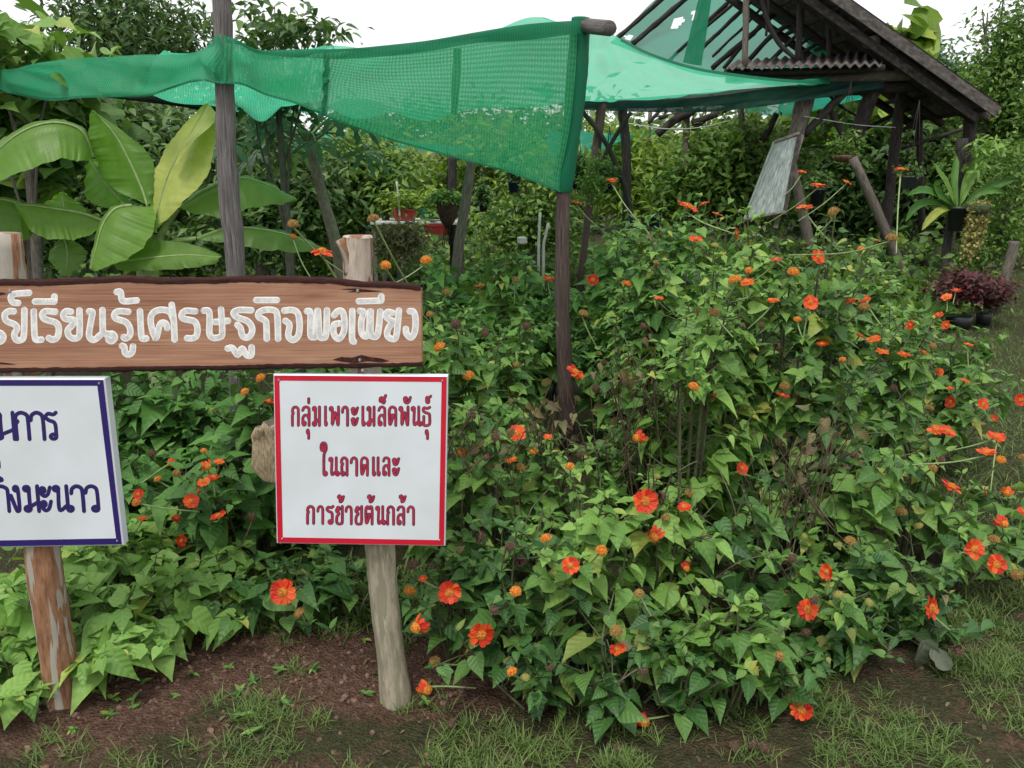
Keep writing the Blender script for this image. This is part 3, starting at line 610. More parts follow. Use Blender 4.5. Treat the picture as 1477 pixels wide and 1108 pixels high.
def sign_panel(corners, Yt, Yb, th, border_px, label, bmat, cat='sign'):
    (a, b, c, d) = corners        # TL TR BR BL in pixels
    TL, TR, BR, BL = P(*a, Yt), P(*b, Yt), P(*c, Yb), P(*d, Yb)
    pf = plane_pf(TL, TR, BL); n = unit(np.cross(TR - TL, BL - TL)); n = n if n[1] < 0 else -n
    TL, TR, BR, BL = [pf(*q) for q in corners]
    t = thing('sign_board', (TL + TR + BR + BL) / 4 - [0, 0, .25], label, cat)
    g = Geo(); V = np.array([TL, TR, BR, BL, TL - n * th, TR - n * th, BR - n * th, BL - n * th])
    # chamfered front rim so that the pressed edge catches light
    e = .004; cen = V[:4].mean(0); Fr = V[:4] + unit(cen - V[:4]) * e * 1.4 + n * .0; Rm = V[:4] - n * .003
    V = np.vstack([Fr, Rm, V[4:]])
    F = np.array([[3, 2, 1, 0], [0, 1, 5, 4], [1, 2, 6, 5], [2, 3, 7, 6], [3, 0, 4, 7], [4, 5, 9, 8], [5, 6, 10, 9], [6, 7, 11, 10], [7, 4, 8, 11], [8, 9, 10, 11]])
    g.add(V, [F], np.zeros((12, 2))); part('panel', g, M['white_paint'], t, smooth=False)
    outer = [np.array(q, float) for q in corners]; cpx = np.mean(outer, 0)
    ins = lambda q, s: q + np.sign(cpx - q) * s
    o2 = [ins(q, border_px[0]) for q in outer]; i2 = [ins(q, border_px[0] + border_px[1]) for q in outer]
    g = Geo()
    V = np.array([pf(*q, .0006) for q in o2] + [pf(*q, .0006) for q in i2]); F = np.array([[j, (j + 1) % 4, 4 + (j + 1) % 4, 4 + j] for j in range(4)])
    g.add(V, [F], np.zeros((8, 2))); part('border', g, bmat, t, smooth=False)
    return t, pf
Yt, Yb = YB - .008, YB - .012
tr, pfr = sign_panel([(394, 540), (646, 542), (642, 788), (399, 784)], Yt, Yb - .02, .024, (1.5, 7.5), 'square white sign with red border and red lettering, hung below the plank', M['red_border'])
tb, pfb = sign_panel([(-78, 546), (151, 546), (178, 787), (-62, 791)], Yt - .01, Yb - .01, .03, (2.0, 8.5), 'white sign with navy border and navy lettering, cut by the left edge', M['blue_border'])
for a_, b_ in ((402, 548), (638, 549), (634, 779), (407, 777)):
    screw(a_, b_, pfr(a_, b_)[1] - .001, .0028, tr)
screw(143, 553, pfb(143, 553)[1] - .001, .0028, tb); screw(169, 780, pfb(169, 780)[1] - .001, .0028, tb)
L1 = [('ก', 168, 242), ('ล', 252, 330), ('ม', 338, 415), ('เ', 437, 474), ('พ', 478, 571), ('า', 578, 645), ('ะ', 655, 727), ('เ', 742, 786), ('ม', 784, 862), ('ล', 876, 950), ('ด', 962, 1040), ('พ', 1048, 1140), ('น', 1148, 1238), ('ธ', 1240, 1318)]
it = [(c, 390 + a / 5.68, 390 + b / 5.68, 550 + 198 / 5.68, 550 + 374 / 5.68) for c, a, b in L1]
for c, a, b, y0, y1 in [('ek', 298, 330, 130, 188), ('u', 290, 330, 385, 480), ('tk', 885, 957, 104, 192), ('han', 1085, 1160, 120, 190), ('thant', 1263, 1326, 110, 190), ('u', 1263, 1304, 390, 482)]:
    it.append((c, 390 + a / 5.68, 390 + b / 5.68, 550 + y0 / 5.68, 550 + y1 / 5.68))
L2 = [('ใ', 403, 472), ('น', 473, 562), ('ถ', 568, 641), ('า', 649, 720), ('ด', 733, 808), ('เ', 829, 870), ('เ', 867, 908), ('ล', 914, 985), ('ะ', 993, 1064)]
it += [(c, 390 + a / 5.68, 390 + b / 5.68, 630 + 160 / 5.68, 630 + 328 / 5.68) for c, a, b in L2]
L3 = [('ก', 292, 367), ('า', 376, 442), ('ร', 448, 526), ('ย', 530, 602), ('า', 607, 676), ('ย', 688, 760), ('ต', 770, 846), ('น', 857, 942), ('ก', 949, 1022), ('ล', 1032, 1106), ('า', 1114, 1186)]
it += [(c, 390 + a / 5.68, 390 + b / 5.68, 630 + (558 + (a - 292) * .004) / 5.68, 630 + (722 + (a - 292) * .011) / 5.68) for c, a, b in L3]
it += [('tho', 390 + a / 5.68, 390 + b / 5.68, 630 + 470 / 5.68, 630 + 550 / 5.68) for a, b in ((545, 612), (790, 860), (1050, 1118))]
sign_text(tr, it, pfr, 4.5, M['letter_edge'], M['letter_red'])
k = 4.432; it = []
for c, a, b in [('ม', -58, 97), ('ก', 86, 192), ('า', 184, 288), ('ร', 276, 374)]: it.append((c, a / k, b / k, 540 + 232 / k, 540 + 427 / k))
for c, a, b in [('ก', -50, 66), ('ง', 58, 142), ('ม', 144, 257), ('ะ', 248, 338), ('น', 336, 458), ('า', 446, 544), ('ว', 538, 638)]: it.append((c, a / k, b / k, 540 + 702 / k, 540 + 887 / k))
it += [('i', -75 / k, 42 / k, 540 + 636 / k, 540 + 692 / k), ('ek', -2 / k, 24 / k, 540 + 545 / k, 540 + 606 / k)]
# shear is measured about each row's own middle
def sh(items, s): 
    out = []
    for c, a, b, y0, y1 in items: out.append((c, a + .0, b + .0, y0, y1))
    return out
rowA = [i for i in it if i[4] < 640]; rowB = [i for i in it if i[4] >= 640]
sign_text(tb, [(c, a - .09 * (607 - 700), b - .09 * (607 - 700), y0, y1) for c, a, b, y0, y1 in rowA], pfb, 6.0, M['letter_navy'], None, .09)
sign_text(tb, [(c, a - .09 * (720 - 700), b - .09 * (720 - 700), y0, y1) for c, a, b, y0, y1 in rowB], pfb, 6.0, M['letter_navy'], None, .09)

# ================================================================== NET POLES AND SHADE NET
YA, YBp = 3.35, 4.3
def pole(name, lst, mat, label, cat='pole', group=None, jit=.06, sides=14, seed=0, ground=True):
    pts, rad = px_path(lst, 6)
    if ground:
        d = pts[-1] - pts[-4]; k = (pts[-1, 2] + .05) / -d[2]; pts = np.vstack([pts, pts[-1] + d * k]); rad = np.append(rad, rad[-1])
    g = Geo(); V, F, UV = tube(pts, rad, sides, jit, True, seed); g.add(V, F, UV); return single(name, g, mat, label, cat, group, base=[float(pts[-1, 0]), float(pts[-1, 1]), 0.0])
pole('net_pole', [(318, -60, YA, 25), (321, 20, YA, 27), (323, 100, YA, 26), (325, 160, YA, 27), (327, 230, YA, 29), (332, 300, YA, 29), (338, 350, YA, 28), (340, 400, YA, 27), (342, 470, YA, 27)], M['pole_grey'], 'tall cracked grey pole beside the banana plant, rising out of the picture', group='poles of the shade net', jit=.07, seed=4)
pb_top = [(838, 27, YBp, 20), (832, 90, YBp, 20), (824, 180, YBp, 20), (813, 275, YBp, 20), (811, 350, YBp, 21), (811, 450, YBp, 21), (815, 540, YBp, 23), (817, 600, YBp, 23)]
pole('net_pole', pb_top, M['pole_brown'], 'dark brown pole among the flowers, its top wrapped in green net', group='poles of the shade net', jit=.05, seed=9)
g = Geo(); V, F, UV = tube([P(842, 37, YBp), P(880, 41, YBp - .3)], [.036, .034], 12, .05, True, 3); g.add(V, F, UV)
single('net_crossbar', g, M['pole_grey'], 'short round log end sticking out past the top of the net wrapped pole', 'log')

net = thing('shade_net', P(600, 150, 4), 'green shade net slung between the grey pole and the dark brown pole', 'shade net', 'green shade nets')
def curve_px(lst, n):
    a = np.array(lst, float); s = np.linspace(0, 1, len(a)); q = smooth(a, 12); s2 = np.linspace(0, 1, len(q)); u = np.linspace(0, 1, n)
    q = np.stack([np.interp(u, s2, q[:, k]) for k in range(3)], -1); return np.array([P(*r) for r in q])
def sheet(top, bot, n, m, sag=0.0, fold=.012, seed=0, nf=9, puck=0.0):
    A, B = curve_px(top, n), curve_px(bot, n); r = np.random.default_rng(seed); v = np.linspace(0, 1, m)
    W = A[:, None] * (1 - v)[None, :, None] + B[:, None] * v[None, :, None]
    nrm = unit(np.cross(W[n // 2, m - 1] - W[n // 2, 0], W[-1, m // 2] - W[0, m // 2])); u = np.linspace(0, 1, n)
    D = np.zeros((n, m))
    for k in range(nf):
        a, b, c = r.uniform(2, 11), r.uniform(-4, 4), r.uniform(0, 6.28); D += r.normal() * np.sin((u[:, None] * a + v[None] * b) * 3.14 + c)
    D = D * fold / math.sqrt(nf) * np.minimum(1, 6 * np.minimum(v, 1 - v) + .35)[None]
    if puck:
        for k in range(26):
            cu, cv = r.uniform(0, 1), r.choice([0, 1]); D += puck * r.uniform(.3, 1) * np.exp(-((u[:, None] - cu) / .012) ** 2 - ((v[None] - cv) / .2) ** 2)
    W += D[..., None] * nrm; W[..., 2] -= sag * (np.sin(u * math.pi)[:, None] * np.sin(v * math.pi)[None])
    return W
def net_part(name, W, mat, parent=net):
    g = Geo(); V, F, UV = loft(W); g.add(V, F, UV); return part(name, g, mat, parent)
topF = [(322, 52, YA - .06), (345, 60, YA - .05), (375, 73, 3.45), (430, 72, 3.52), (500, 71, 3.6), (560, 66, 3.7), (620, 59, 3.8), (690, 47, 3.92), (760, 36, 4.1), (836, 30, YBp - .06)]
botF = [(322, 119, YA - .06), (350, 122, YA - .04), (385, 137, 3.4), (430, 150, 3.45), (480, 171, 3.52), (560, 200, 3.66), (620, 217, 3.8), (680, 233, 3.95), (740, 250, 4.1), (808, 276, YBp - .06)]
W = sheet(topF, botF, 150, 26, 0, .022, 3, 12, .008); net_part('front_panel', W, M['net'])
# doubled hem along the upper edge, sagging pocket
hem_b = [(x, y + h, z - .02) for (x, y, z), h in zip(topF, [4, 4, 5, 11, 14, 15, 15, 15, 22, 18])]
net_part('hem', sheet([(x, y - 1.0, z - .015) for x, y, z in topF], hem_b, 120, 5, 0, .004, 8), M['net_hem'])
net_part('bottom_cord', sheet([(x, y - 2, z - .004) for x, y, z in botF], [(x, y + 1.2, z - .006) for x, y, z in botF], 120, 3, 0, .0, 8), M['net_hem'])
net_part('seam', sheet([(476, 73, 3.58), (474, 120, 3.57), (471, 166, 3.5)], [(468, 73, 3.53), (466, 120, 3.52), (463, 164, 3.46)], 40, 4, 0, .012, 5, 14), M['net_hem'])
net_part('fold', sheet([(666, 70, 3.99), (664, 110, 3.99), (659, 165, 3.99)], [(654, 70, 3.99), (652, 110, 3.98), (650, 165, 3.97)], 20, 4, 0, .004, 6), M['net_hem'])
# sleeve wrapped round the brown pole
pts, rad = px_path([(838, 26, YBp, 26), (834, 80, YBp, 30), (828, 160, YBp, 28), (818, 235, YBp, 27), (812, 268, YBp, 27), (811, 277, YBp, 24)], 8)
g = Geo(); V, F, UV = tube(pts, rad, 22, .05, False, 12); g.add(V, F, UV * [.25, 1]); part('sleeve', g, M['net_hem'], net)
# left panel
topL = [(-12, 101, 4.7), (20, 99, 4.6), (60, 91, 4.4), (110, 84, 4.15), (160, 82, 4.0), (210, 79, 3.8), (260, 79, 3.6), (292, 70, 3.45), (308, 54, YA - .06), (322, 50, YA - .07)]
botL = [(-10, 128, 4.7), (30, 138, 4.6), (75, 145, 4.4), (120, 141, 4.15), (170, 140, 4.0), (215, 138, 3.8), (250, 127, 3.6), (285, 117, 3.45), (305, 119, YA - .06), (322, 121, YA - .07)]
net_part('side_panel', sheet(topL, botL, 110, 18, 0, .03, 11, 12, .01), M['net_side'])
net_part('hem', sheet([(x, y + 0.5, z - .012) for x, y, z in botL], [(x, y - 3, z - .01) for x, y, z in botL], 90, 3, 0, .003, 9), M['net_hem'])
# roof of the net: front edge to back edge
rU = [(250, 82, 3.75), (322, 60, 3.4), (400, 74, 3.5), (500, 72, 3.62), (620, 60, 3.82), (740, 40, 4.1), (838, 31, YBp)]
rL = [(195, 134, 6.6), (330, 160, 6.9), (400, 157, 7.1), (500, 158, 7.4), (620, 158, 8.0), (740, 155, 8.6), (832, 149, 9.2)]
net_part('roof_sheet', sheet(rU, rL, 90, 50, .10, .05, 21, 14), M['net_roof'])
rU2 = [(838, 31, YBp), (868, 42, 4.6), (895, 57, 5.2), (940, 79, 6.2), (1000, 98, 7.6), (1060, 108, 9), (1130, 116, 10), (1198, 119, 11)]
rL2 = [(832, 149, 9.2), (860, 147, 9.3), (900, 144, 9.5), (960, 140, 9.9), (1010, 136, 10.2), (1070, 131, 10.6), (1130, 126, 10.9), (1198, 121, 11.2)]
net_part('roof_sheet', sheet(rU2, rL2, 90, 40, .0, .045, 22, 14), M['net_roof'])
net_part('hem', sheet([(x, y - 2, z - .01) for x, y, z in rU2[2:]], [(x, y + 2.5, z - .02) for x, y, z in rU2[2:]], 50, 3, 0, .0, 22), M['net_hem'])
net_part('torn_flap', sheet([(372, 140, 6.6), (385, 150, 6.6), (398, 156, 6.6), (412, 160, 6.6)], [(384, 146, 6.5), (393, 160, 6.5), (403, 178, 6.5), (408, 172, 6.5)], 12, 8, 0, .02, 24), M['net_roof'])
g = Geo(); q, r_ = px_path([(150, 136, 5.6, 9), (230, 145, 5.9, 10), (300, 156, 6.2, 9), (345, 166, 6.4, 8)], 5); V, F, UV = tube(q, r_, 10, .08, True, 2); g.add(V, F, UV)
single('net_beam', g, M['pole_dark'], 'dark horizontal branch carrying the back of the net above the banana leaves', 'branch')
# ================================================================== FLOWERING BUSHES
def bush_geo(bx, by, H, R, nst, lean=(0, 0), seed=0, leaf=.085, kind='bush', zmin=.12, twiggy=1.0):
    """returns leaf frames (X,Y,Z,S,O,template id) and stem Geo"""
    r = np.random.default_rng(seed); L_, N_, S_, O_, K_ = [], [], [], [], []; st = Geo(); tips = []
    for s in range(nst):
        az = r.uniform(0, 6.283); rr = R * math.sqrt(r.uniform(.02, 1)); hh = H * (1 - .42 * (rr / R) ** 2) * r.uniform(.72, 1.0)
        if s < 3: rr *= .5; hh = H * r.uniform(.95, 1.04)
        dx, dy = math.cos(az), math.sin(az); b = np.array([bx + dx * rr * .25, by + dy * rr * .25, 0.0])
        e = np.array([bx + dx * rr + lean[0] * hh, by + dy * rr + lean[1] * hh, hh]); m = (b + e) / 2 + np.array([-dx * rr * .12, -dy * rr * .12, hh * .10]) + r.normal(0, .03, 3)
        path = smooth([b, m, e], 8); n = len(path); lens = np.linalg.norm(e - b)
        st_rad = np.linspace(.0065, .0022, n) * (.8 + H * .3)
        st.add(*tube(path, st_rad, 5, 0, False), R=r.uniform())
        nn = max(5, int(lens / .058)); tt = np.linspace(.16, 1, nn); rot = r.uniform(0, 3.14)
        tg = unit(np.gradient(path, axis=0)); tips.append(e)
        for i, t in enumerate(tt):
            f = t * (n - 1); k = min(int(f), n - 2); o = path[k] + (path[k + 1] - path[k]) * (f - k)
            if o[2] < zmin: continue
            rot += 1.571 + r.normal(0, .25)
            sz = leaf * (1.15 - .75 * max(0, t - .6) / .4) * r.uniform(.75, 1.2)
            side = [(math.cos(rot + q), math.sin(rot + q)) for q in (0, 3.1416)]
            for (sx, sy) in side:
                # leaves turn to the light: outwards from the bush
                ox, oy = o[0] - bx, o[1] - by; q = .5 * math.hypot(ox, oy) / R
                d = unit(np.array([sx + dx * q, sy + dy * q, 0.12]))
                pl = sz * r.uniform(.3, .6); a = o + d * pl + np.array([0, 0, pl * .3])
                Ld = unit(d + [0, 0, -.35 + r.normal(0, .28)] + r.normal(0, .18, 3)); Nn = unit(np.array([dx * .35, dy * .35 - .12, 1]) + r.normal(0, .33, 3))
                L_.append(Ld); N_.append(Nn); S_.append(sz); O_.append(a); K_.append(r.choice([0, 0, 1, 2, 3, 4]))
                st.add(*tube([o, a], [.0016, .0011], 3, 0, False), R=r.uniform())
            if r.uniform() < .42 * twiggy and .3 < t < .95:      # side branch with a whorl of leaves
                a2 = r.uniform(0, 6.283); d = unit(np.array([math.cos(a2) + dx * .6, math.sin(a2) + dy * .6, r.uniform(.35, 1.0)])); bl = r.uniform(.07, .2)
                tip = o + d * bl; st.add(*tube(smooth([o, o + d * bl * .5 + r.normal(0, .01, 3), tip], 2), .0022, 4, 0, False), R=r.uniform()); tips.append(tip)
                for j in range(3):
                    fr = (.45, .8, 1.0)[j]; oo = o + d * bl * fr; rt = r.uniform(0, 3.14)
                    for qq in (0, 3.1416):
                        dd = unit(np.array([math.cos(rt + qq), math.sin(rt + qq), .1]) + d * .35); s2 = sz * (1.0, .8, .5)[j] * r.uniform(.8, 1.1)
                        a = oo + dd * s2 * .25
                        L_.append(unit(dd + [0, 0, -.3 + r.normal(0, .3)] + r.normal(0, .15, 3))); N_.append(unit(np.array([dx * .3, dy * .3 - .1, 1]) + r.normal(0, .3, 3))); S_.append(s2); O_.append(a); K_.append(r.choice([0, 0, 1, 2, 3, 5]))
        rt = r.uniform(0, 3.14)                                   # small leaves crowded at the tip
        for j in range(4):
            dd = unit(np.array([math.cos(rt + j * 1.9), math.sin(rt + j * 1.9), .7])); L_.append(dd); N_.append(unit(np.array([0, 0, 1.0]) - dd * .4)); S_.append(leaf * r.uniform(.35, .6)); O_.append(e + dd * .005); K_.append(r.choice([5, 6, 0]))
    return dict(L=np.array(L_), N=np.array(N_), S=np.array(S_), O=np.array(O_), K=np.array(K_), st=st, tips=np.array(tips))

# (px of centre, Y, top py, radius, stems, leanx, leany, label, options)
def bx_of(px, Y, py): return P(px, py, Y)[0]
B = []
def bush(px, Y, top, R, n, label, lean=(0, 0), mat='bush', leaf=.078, tw=1.0, zmin=.10, group='red flowering bushes', name='flowering_bush', cat='bush'):
    p = P(px, top + 14, Y); B.append(dict(x=p[0] - lean[0] * p[2], y=Y - lean[1] * p[2] * .5, H=max(.18, p[2]), R=R, n=n, label=label, lean=lean, mat=mat, leaf=leaf, tw=tw, zmin=zmin, group=group, name=name, cat=cat))
# front row, right of the red sign
bush(690, 2.62, 565, .30, 13, 'flowering bush right beside the red bordered sign, many brown seed heads')
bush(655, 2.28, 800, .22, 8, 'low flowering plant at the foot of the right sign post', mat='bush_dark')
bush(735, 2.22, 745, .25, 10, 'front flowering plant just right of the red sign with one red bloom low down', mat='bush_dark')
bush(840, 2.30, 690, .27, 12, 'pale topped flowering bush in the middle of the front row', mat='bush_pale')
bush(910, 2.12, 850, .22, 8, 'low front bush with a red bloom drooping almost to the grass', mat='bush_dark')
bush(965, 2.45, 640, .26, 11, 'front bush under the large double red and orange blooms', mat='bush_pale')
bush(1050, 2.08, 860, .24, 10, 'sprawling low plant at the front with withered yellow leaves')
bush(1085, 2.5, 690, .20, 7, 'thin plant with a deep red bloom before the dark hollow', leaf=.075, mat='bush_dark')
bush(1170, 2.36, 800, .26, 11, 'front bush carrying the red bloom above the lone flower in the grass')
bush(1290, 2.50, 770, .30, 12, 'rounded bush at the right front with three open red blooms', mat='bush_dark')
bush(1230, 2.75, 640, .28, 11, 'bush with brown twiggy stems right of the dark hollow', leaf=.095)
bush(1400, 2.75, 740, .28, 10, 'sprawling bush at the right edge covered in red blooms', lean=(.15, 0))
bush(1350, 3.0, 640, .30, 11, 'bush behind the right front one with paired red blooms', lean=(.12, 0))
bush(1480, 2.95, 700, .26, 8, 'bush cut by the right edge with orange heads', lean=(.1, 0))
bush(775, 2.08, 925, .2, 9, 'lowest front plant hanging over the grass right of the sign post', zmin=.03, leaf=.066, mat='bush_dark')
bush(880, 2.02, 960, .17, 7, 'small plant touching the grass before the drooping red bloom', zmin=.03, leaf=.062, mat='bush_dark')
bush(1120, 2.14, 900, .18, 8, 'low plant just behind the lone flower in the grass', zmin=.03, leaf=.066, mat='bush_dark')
bush(985, 2.04, 930, .2, 8, 'low front plant with dark leaves left of the withered ones', zmin=.03, leaf=.066, mat='bush_dark')
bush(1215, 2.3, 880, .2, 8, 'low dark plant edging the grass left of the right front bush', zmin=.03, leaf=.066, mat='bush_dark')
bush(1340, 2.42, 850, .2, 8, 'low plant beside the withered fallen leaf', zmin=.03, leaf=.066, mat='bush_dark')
# middle rows
bush(620, 3.1, 430, .30, 12, 'flowering bush rising above the right end of the plank', leaf=.08)
bush(688, 3.25, 455, .27, 13, 'flowering bush left of the brown net pole', leaf=.085)
bush(785, 2.9, 610, .26, 11, 'twiggy bush with dried heads in front of the brown net pole', leaf=.075)
bush(930, 3.2, 500, .24, 11, 'half dried bush right of the brown net pole', mat='bush', leaf=.075, tw=1.4)
bush(1015, 2.85, 362, .26, 13, 'tall pale green flowering bush in the middle, orange heads on top', mat='bush_pale')
bush(1060, 3.1, 304, .28, 14, 'tallest bush before the leaning board', mat='bush_pale', leaf=.09)
bush(1150, 3.15, 312, .30, 14, 'tall bush with a round red bloom beneath the leaning board')
bush(1235, 3.25, 362, .30, 12, 'bush with long pale flower stalks reaching toward the hut')
bush(1310, 3.6, 430, .30, 12, 'bush with many small red blooms at the right of the bed', leaf=.075, lean=(.1, 0))
bush(1400, 4.1, 470, .38, 13, 'bush at the right end of the bed beside the lawn', leaf=.08, lean=(.15, 0))
bush(1180, 3.0, 530, .26, 9, 'bush behind the dark hollow with small orange heads', mat='bush_dark')
# back rows
bush(600, 4.2, 392, .4, 13, 'leafy bush behind the end of the plank', leaf=.10)
bush(695, 4.5, 372, .40, 14, 'broad leaved bush behind the left bushes', leaf=.11)
bush(728, 3.9, 440, .28, 12, 'bush touching the left side of the brown net pole')
bush(895, 4.5, 385, .34, 14, 'bush just right of the brown net pole with two red blooms', leaf=.095)
bush(960, 3.9, 318, .36, 15, 'leafy bush under the pair of large red blooms', leaf=.10)
bush(1040, 4.2, 296, .36, 13, 'bush with small blooms in front of the leaning board foot')
bush(1235, 4.2, 335, .36, 13, 'bush below the bowl hanging in the hut', leaf=.08)
bush(560, 5.4, 400, .5, 13, 'broad leaved bush beneath the nursery table', leaf=.12, mat='vine')
bush(670, 5.8, 368, .55, 14, 'flat topped leafy bush at the foot of the slanting post', leaf=.12)
bush(780, 5.6, 352, .55, 14, 'flat topped leafy bush behind the brown net pole', leaf=.12)
bush(890, 5.4, 312, .5, 15, 'leafy bush before the orchid wrapped post', leaf=.12)
bush(990, 5.3, 282, .5, 15, 'leafy bush in the back row left of the leaning board', leaf=.11)
# left of the red sign
bush(20, 2.30, 815, .28, 12, 'bright lobed plant at the left edge beside the red and white post', mat='bush_pale', leaf=.105)
bush(215, 2.42, 820, .27, 12, 'bright lobed plant in front between the sign posts', mat='bush_pale', leaf=.11)
bush(165, 2.22, 915, .19, 9, 'low bright plant hugging the right side of the red and white post', mat='bush_pale', leaf=.10, zmin=.05)
bush(10, 2.15, 920, .18, 8, 'low bright plant at the bottom left edge', mat='bush_pale', leaf=.09, zmin=.05)
bush(330, 2.5, 880, .2, 8, 'small leafy plant at the back edge of the bare soil', leaf=.07, zmin=.03)
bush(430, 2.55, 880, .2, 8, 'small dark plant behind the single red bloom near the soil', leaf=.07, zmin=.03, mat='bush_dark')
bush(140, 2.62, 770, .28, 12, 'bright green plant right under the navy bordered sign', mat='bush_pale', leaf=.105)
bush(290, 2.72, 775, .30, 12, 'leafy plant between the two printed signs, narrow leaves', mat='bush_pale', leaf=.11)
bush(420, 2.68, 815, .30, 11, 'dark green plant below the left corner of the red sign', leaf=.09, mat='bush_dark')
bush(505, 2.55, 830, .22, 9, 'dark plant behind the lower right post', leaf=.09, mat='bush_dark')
bush(255, 3.05, 700, .34, 11, 'red blooming clump between the signs', leaf=.085)
bush(370, 3.05, 725, .28, 9, 'thin stemmed flowering plant beside the cut log', leaf=.075)
bush(470, 3.5, 420, .34, 11, 'bush behind the plank, its red bloom beside the cut post', leaf=.08)
VG = 'heart leaved vines behind the signs'
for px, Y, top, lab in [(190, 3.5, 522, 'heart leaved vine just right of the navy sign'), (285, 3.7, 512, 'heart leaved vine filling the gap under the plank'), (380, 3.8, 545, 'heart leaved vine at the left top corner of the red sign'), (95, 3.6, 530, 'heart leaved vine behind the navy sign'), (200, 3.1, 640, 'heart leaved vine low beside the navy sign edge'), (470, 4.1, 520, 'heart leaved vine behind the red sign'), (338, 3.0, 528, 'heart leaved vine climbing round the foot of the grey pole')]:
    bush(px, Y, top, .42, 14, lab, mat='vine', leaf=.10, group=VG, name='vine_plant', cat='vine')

ALL = []; NL = 0
HOLLOW = [(P(995, 662, 2.38), .19), (P(985, 635, 2.75), .19), (P(1025, 690, 2.5), .16), (P(1170, 665, 2.62), .10), (P(960, 560, 2.95), .10)]   # gaps between the plants
for i, b in enumerate(B):
    b.update(bush_geo(b['x'], b['y'], b['H'], b['R'], b['n'], b['lean'], 100 + i, b['leaf'], zmin=b['zmin'], twiggy=b['tw']))
    if b['y'] < 3.3:
        cc_ = b['O'] + b['L'] * b['S'][:, None] * .5; kp = np.ones(len(cc_), bool)
        for c_, r_ in HOLLOW: kp &= np.linalg.norm(cc_ - c_, axis=1) > r_
        rg_ = np.random.default_rng(i).uniform(size=len(cc_))
        for k_ in range(len(cc_)):                     # leaves gather in sprays with dark gaps between them
            nv = noise.noise(Vector(cc_[k_] * 7.0)) + .5 * noise.noise(Vector(cc_[k_] * 15.0 + 9))
            if nv < -.19 and rg_[k_] < .88: kp[k_] = False
        for q_ in 'LNSOK': b[q_] = b[q_][kp]
    NL += len(b['K'])
    ALL.append(np.column_stack([b['O'] + b['L'] * b['S'][:, None] * .45, np.full(len(b['O']), i), np.arange(len(b['O'])), b['S']]))
A = np.vstack(ALL); ax, ay, ad = proj(A[:, :3])
inb = (ax > -40) & (ax < 1517) & (ay > 0) & (ay < 1130)
cell = (np.floor(ax / 9) * 1000 + np.floor(ay / 9)).astype(int)
order = np.argsort(ad); seen = np.zeros(len(A)); taken = set()
rc = np.maximum(1, (A[:, 5] * FPX / ad * .22 / 9)).astype(int)
for k in order:
    if not inb[k]: continue
    cx, cy = int(ax[k] // 9), int(ay[k] // 9); q = rc[k]
    for i_ in range(cx - q, cx + q + 1):
        for j_ in range(cy - q, cy + q + 1):
            if (i_, j_) not in taken: taken.add((i_, j_)); seen[k] += 1
TPL = {}
def tpl_mesh(kind, k, T):
    k = (k, id(T[0]))
    if (kind, k) not in TPL:
        g = Geo(); g.add(*T); TPL[(kind, k)] = g.mesh('leaf', M[kind])
    return TPL[(kind, k)]
ZL = 34
for i, b in enumerate(B):
    base = (b['x'], b['y'], 0.0); root = thing(b['name'], base, b['label'], b['cat'], b['group']); b['root'] = root
    part('stems', b['st'], M['stem'], root, kind='stuff')
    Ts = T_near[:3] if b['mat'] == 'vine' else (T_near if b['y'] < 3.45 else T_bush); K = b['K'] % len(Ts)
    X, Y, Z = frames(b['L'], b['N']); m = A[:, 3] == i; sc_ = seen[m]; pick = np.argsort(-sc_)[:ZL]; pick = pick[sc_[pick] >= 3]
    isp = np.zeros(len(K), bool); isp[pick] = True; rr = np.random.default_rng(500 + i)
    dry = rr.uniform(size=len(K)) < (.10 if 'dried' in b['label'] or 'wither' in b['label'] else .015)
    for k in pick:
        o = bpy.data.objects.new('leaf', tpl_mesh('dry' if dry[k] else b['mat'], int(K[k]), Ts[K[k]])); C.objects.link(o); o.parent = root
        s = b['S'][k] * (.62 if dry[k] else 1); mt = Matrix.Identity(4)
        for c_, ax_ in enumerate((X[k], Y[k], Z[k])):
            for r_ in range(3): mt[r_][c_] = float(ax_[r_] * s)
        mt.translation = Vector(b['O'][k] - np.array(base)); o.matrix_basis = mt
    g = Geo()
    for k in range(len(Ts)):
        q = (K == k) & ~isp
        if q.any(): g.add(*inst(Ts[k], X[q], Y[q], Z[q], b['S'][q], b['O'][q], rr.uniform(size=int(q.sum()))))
    part('foliage', g, M[b['mat']], root, kind='stuff')

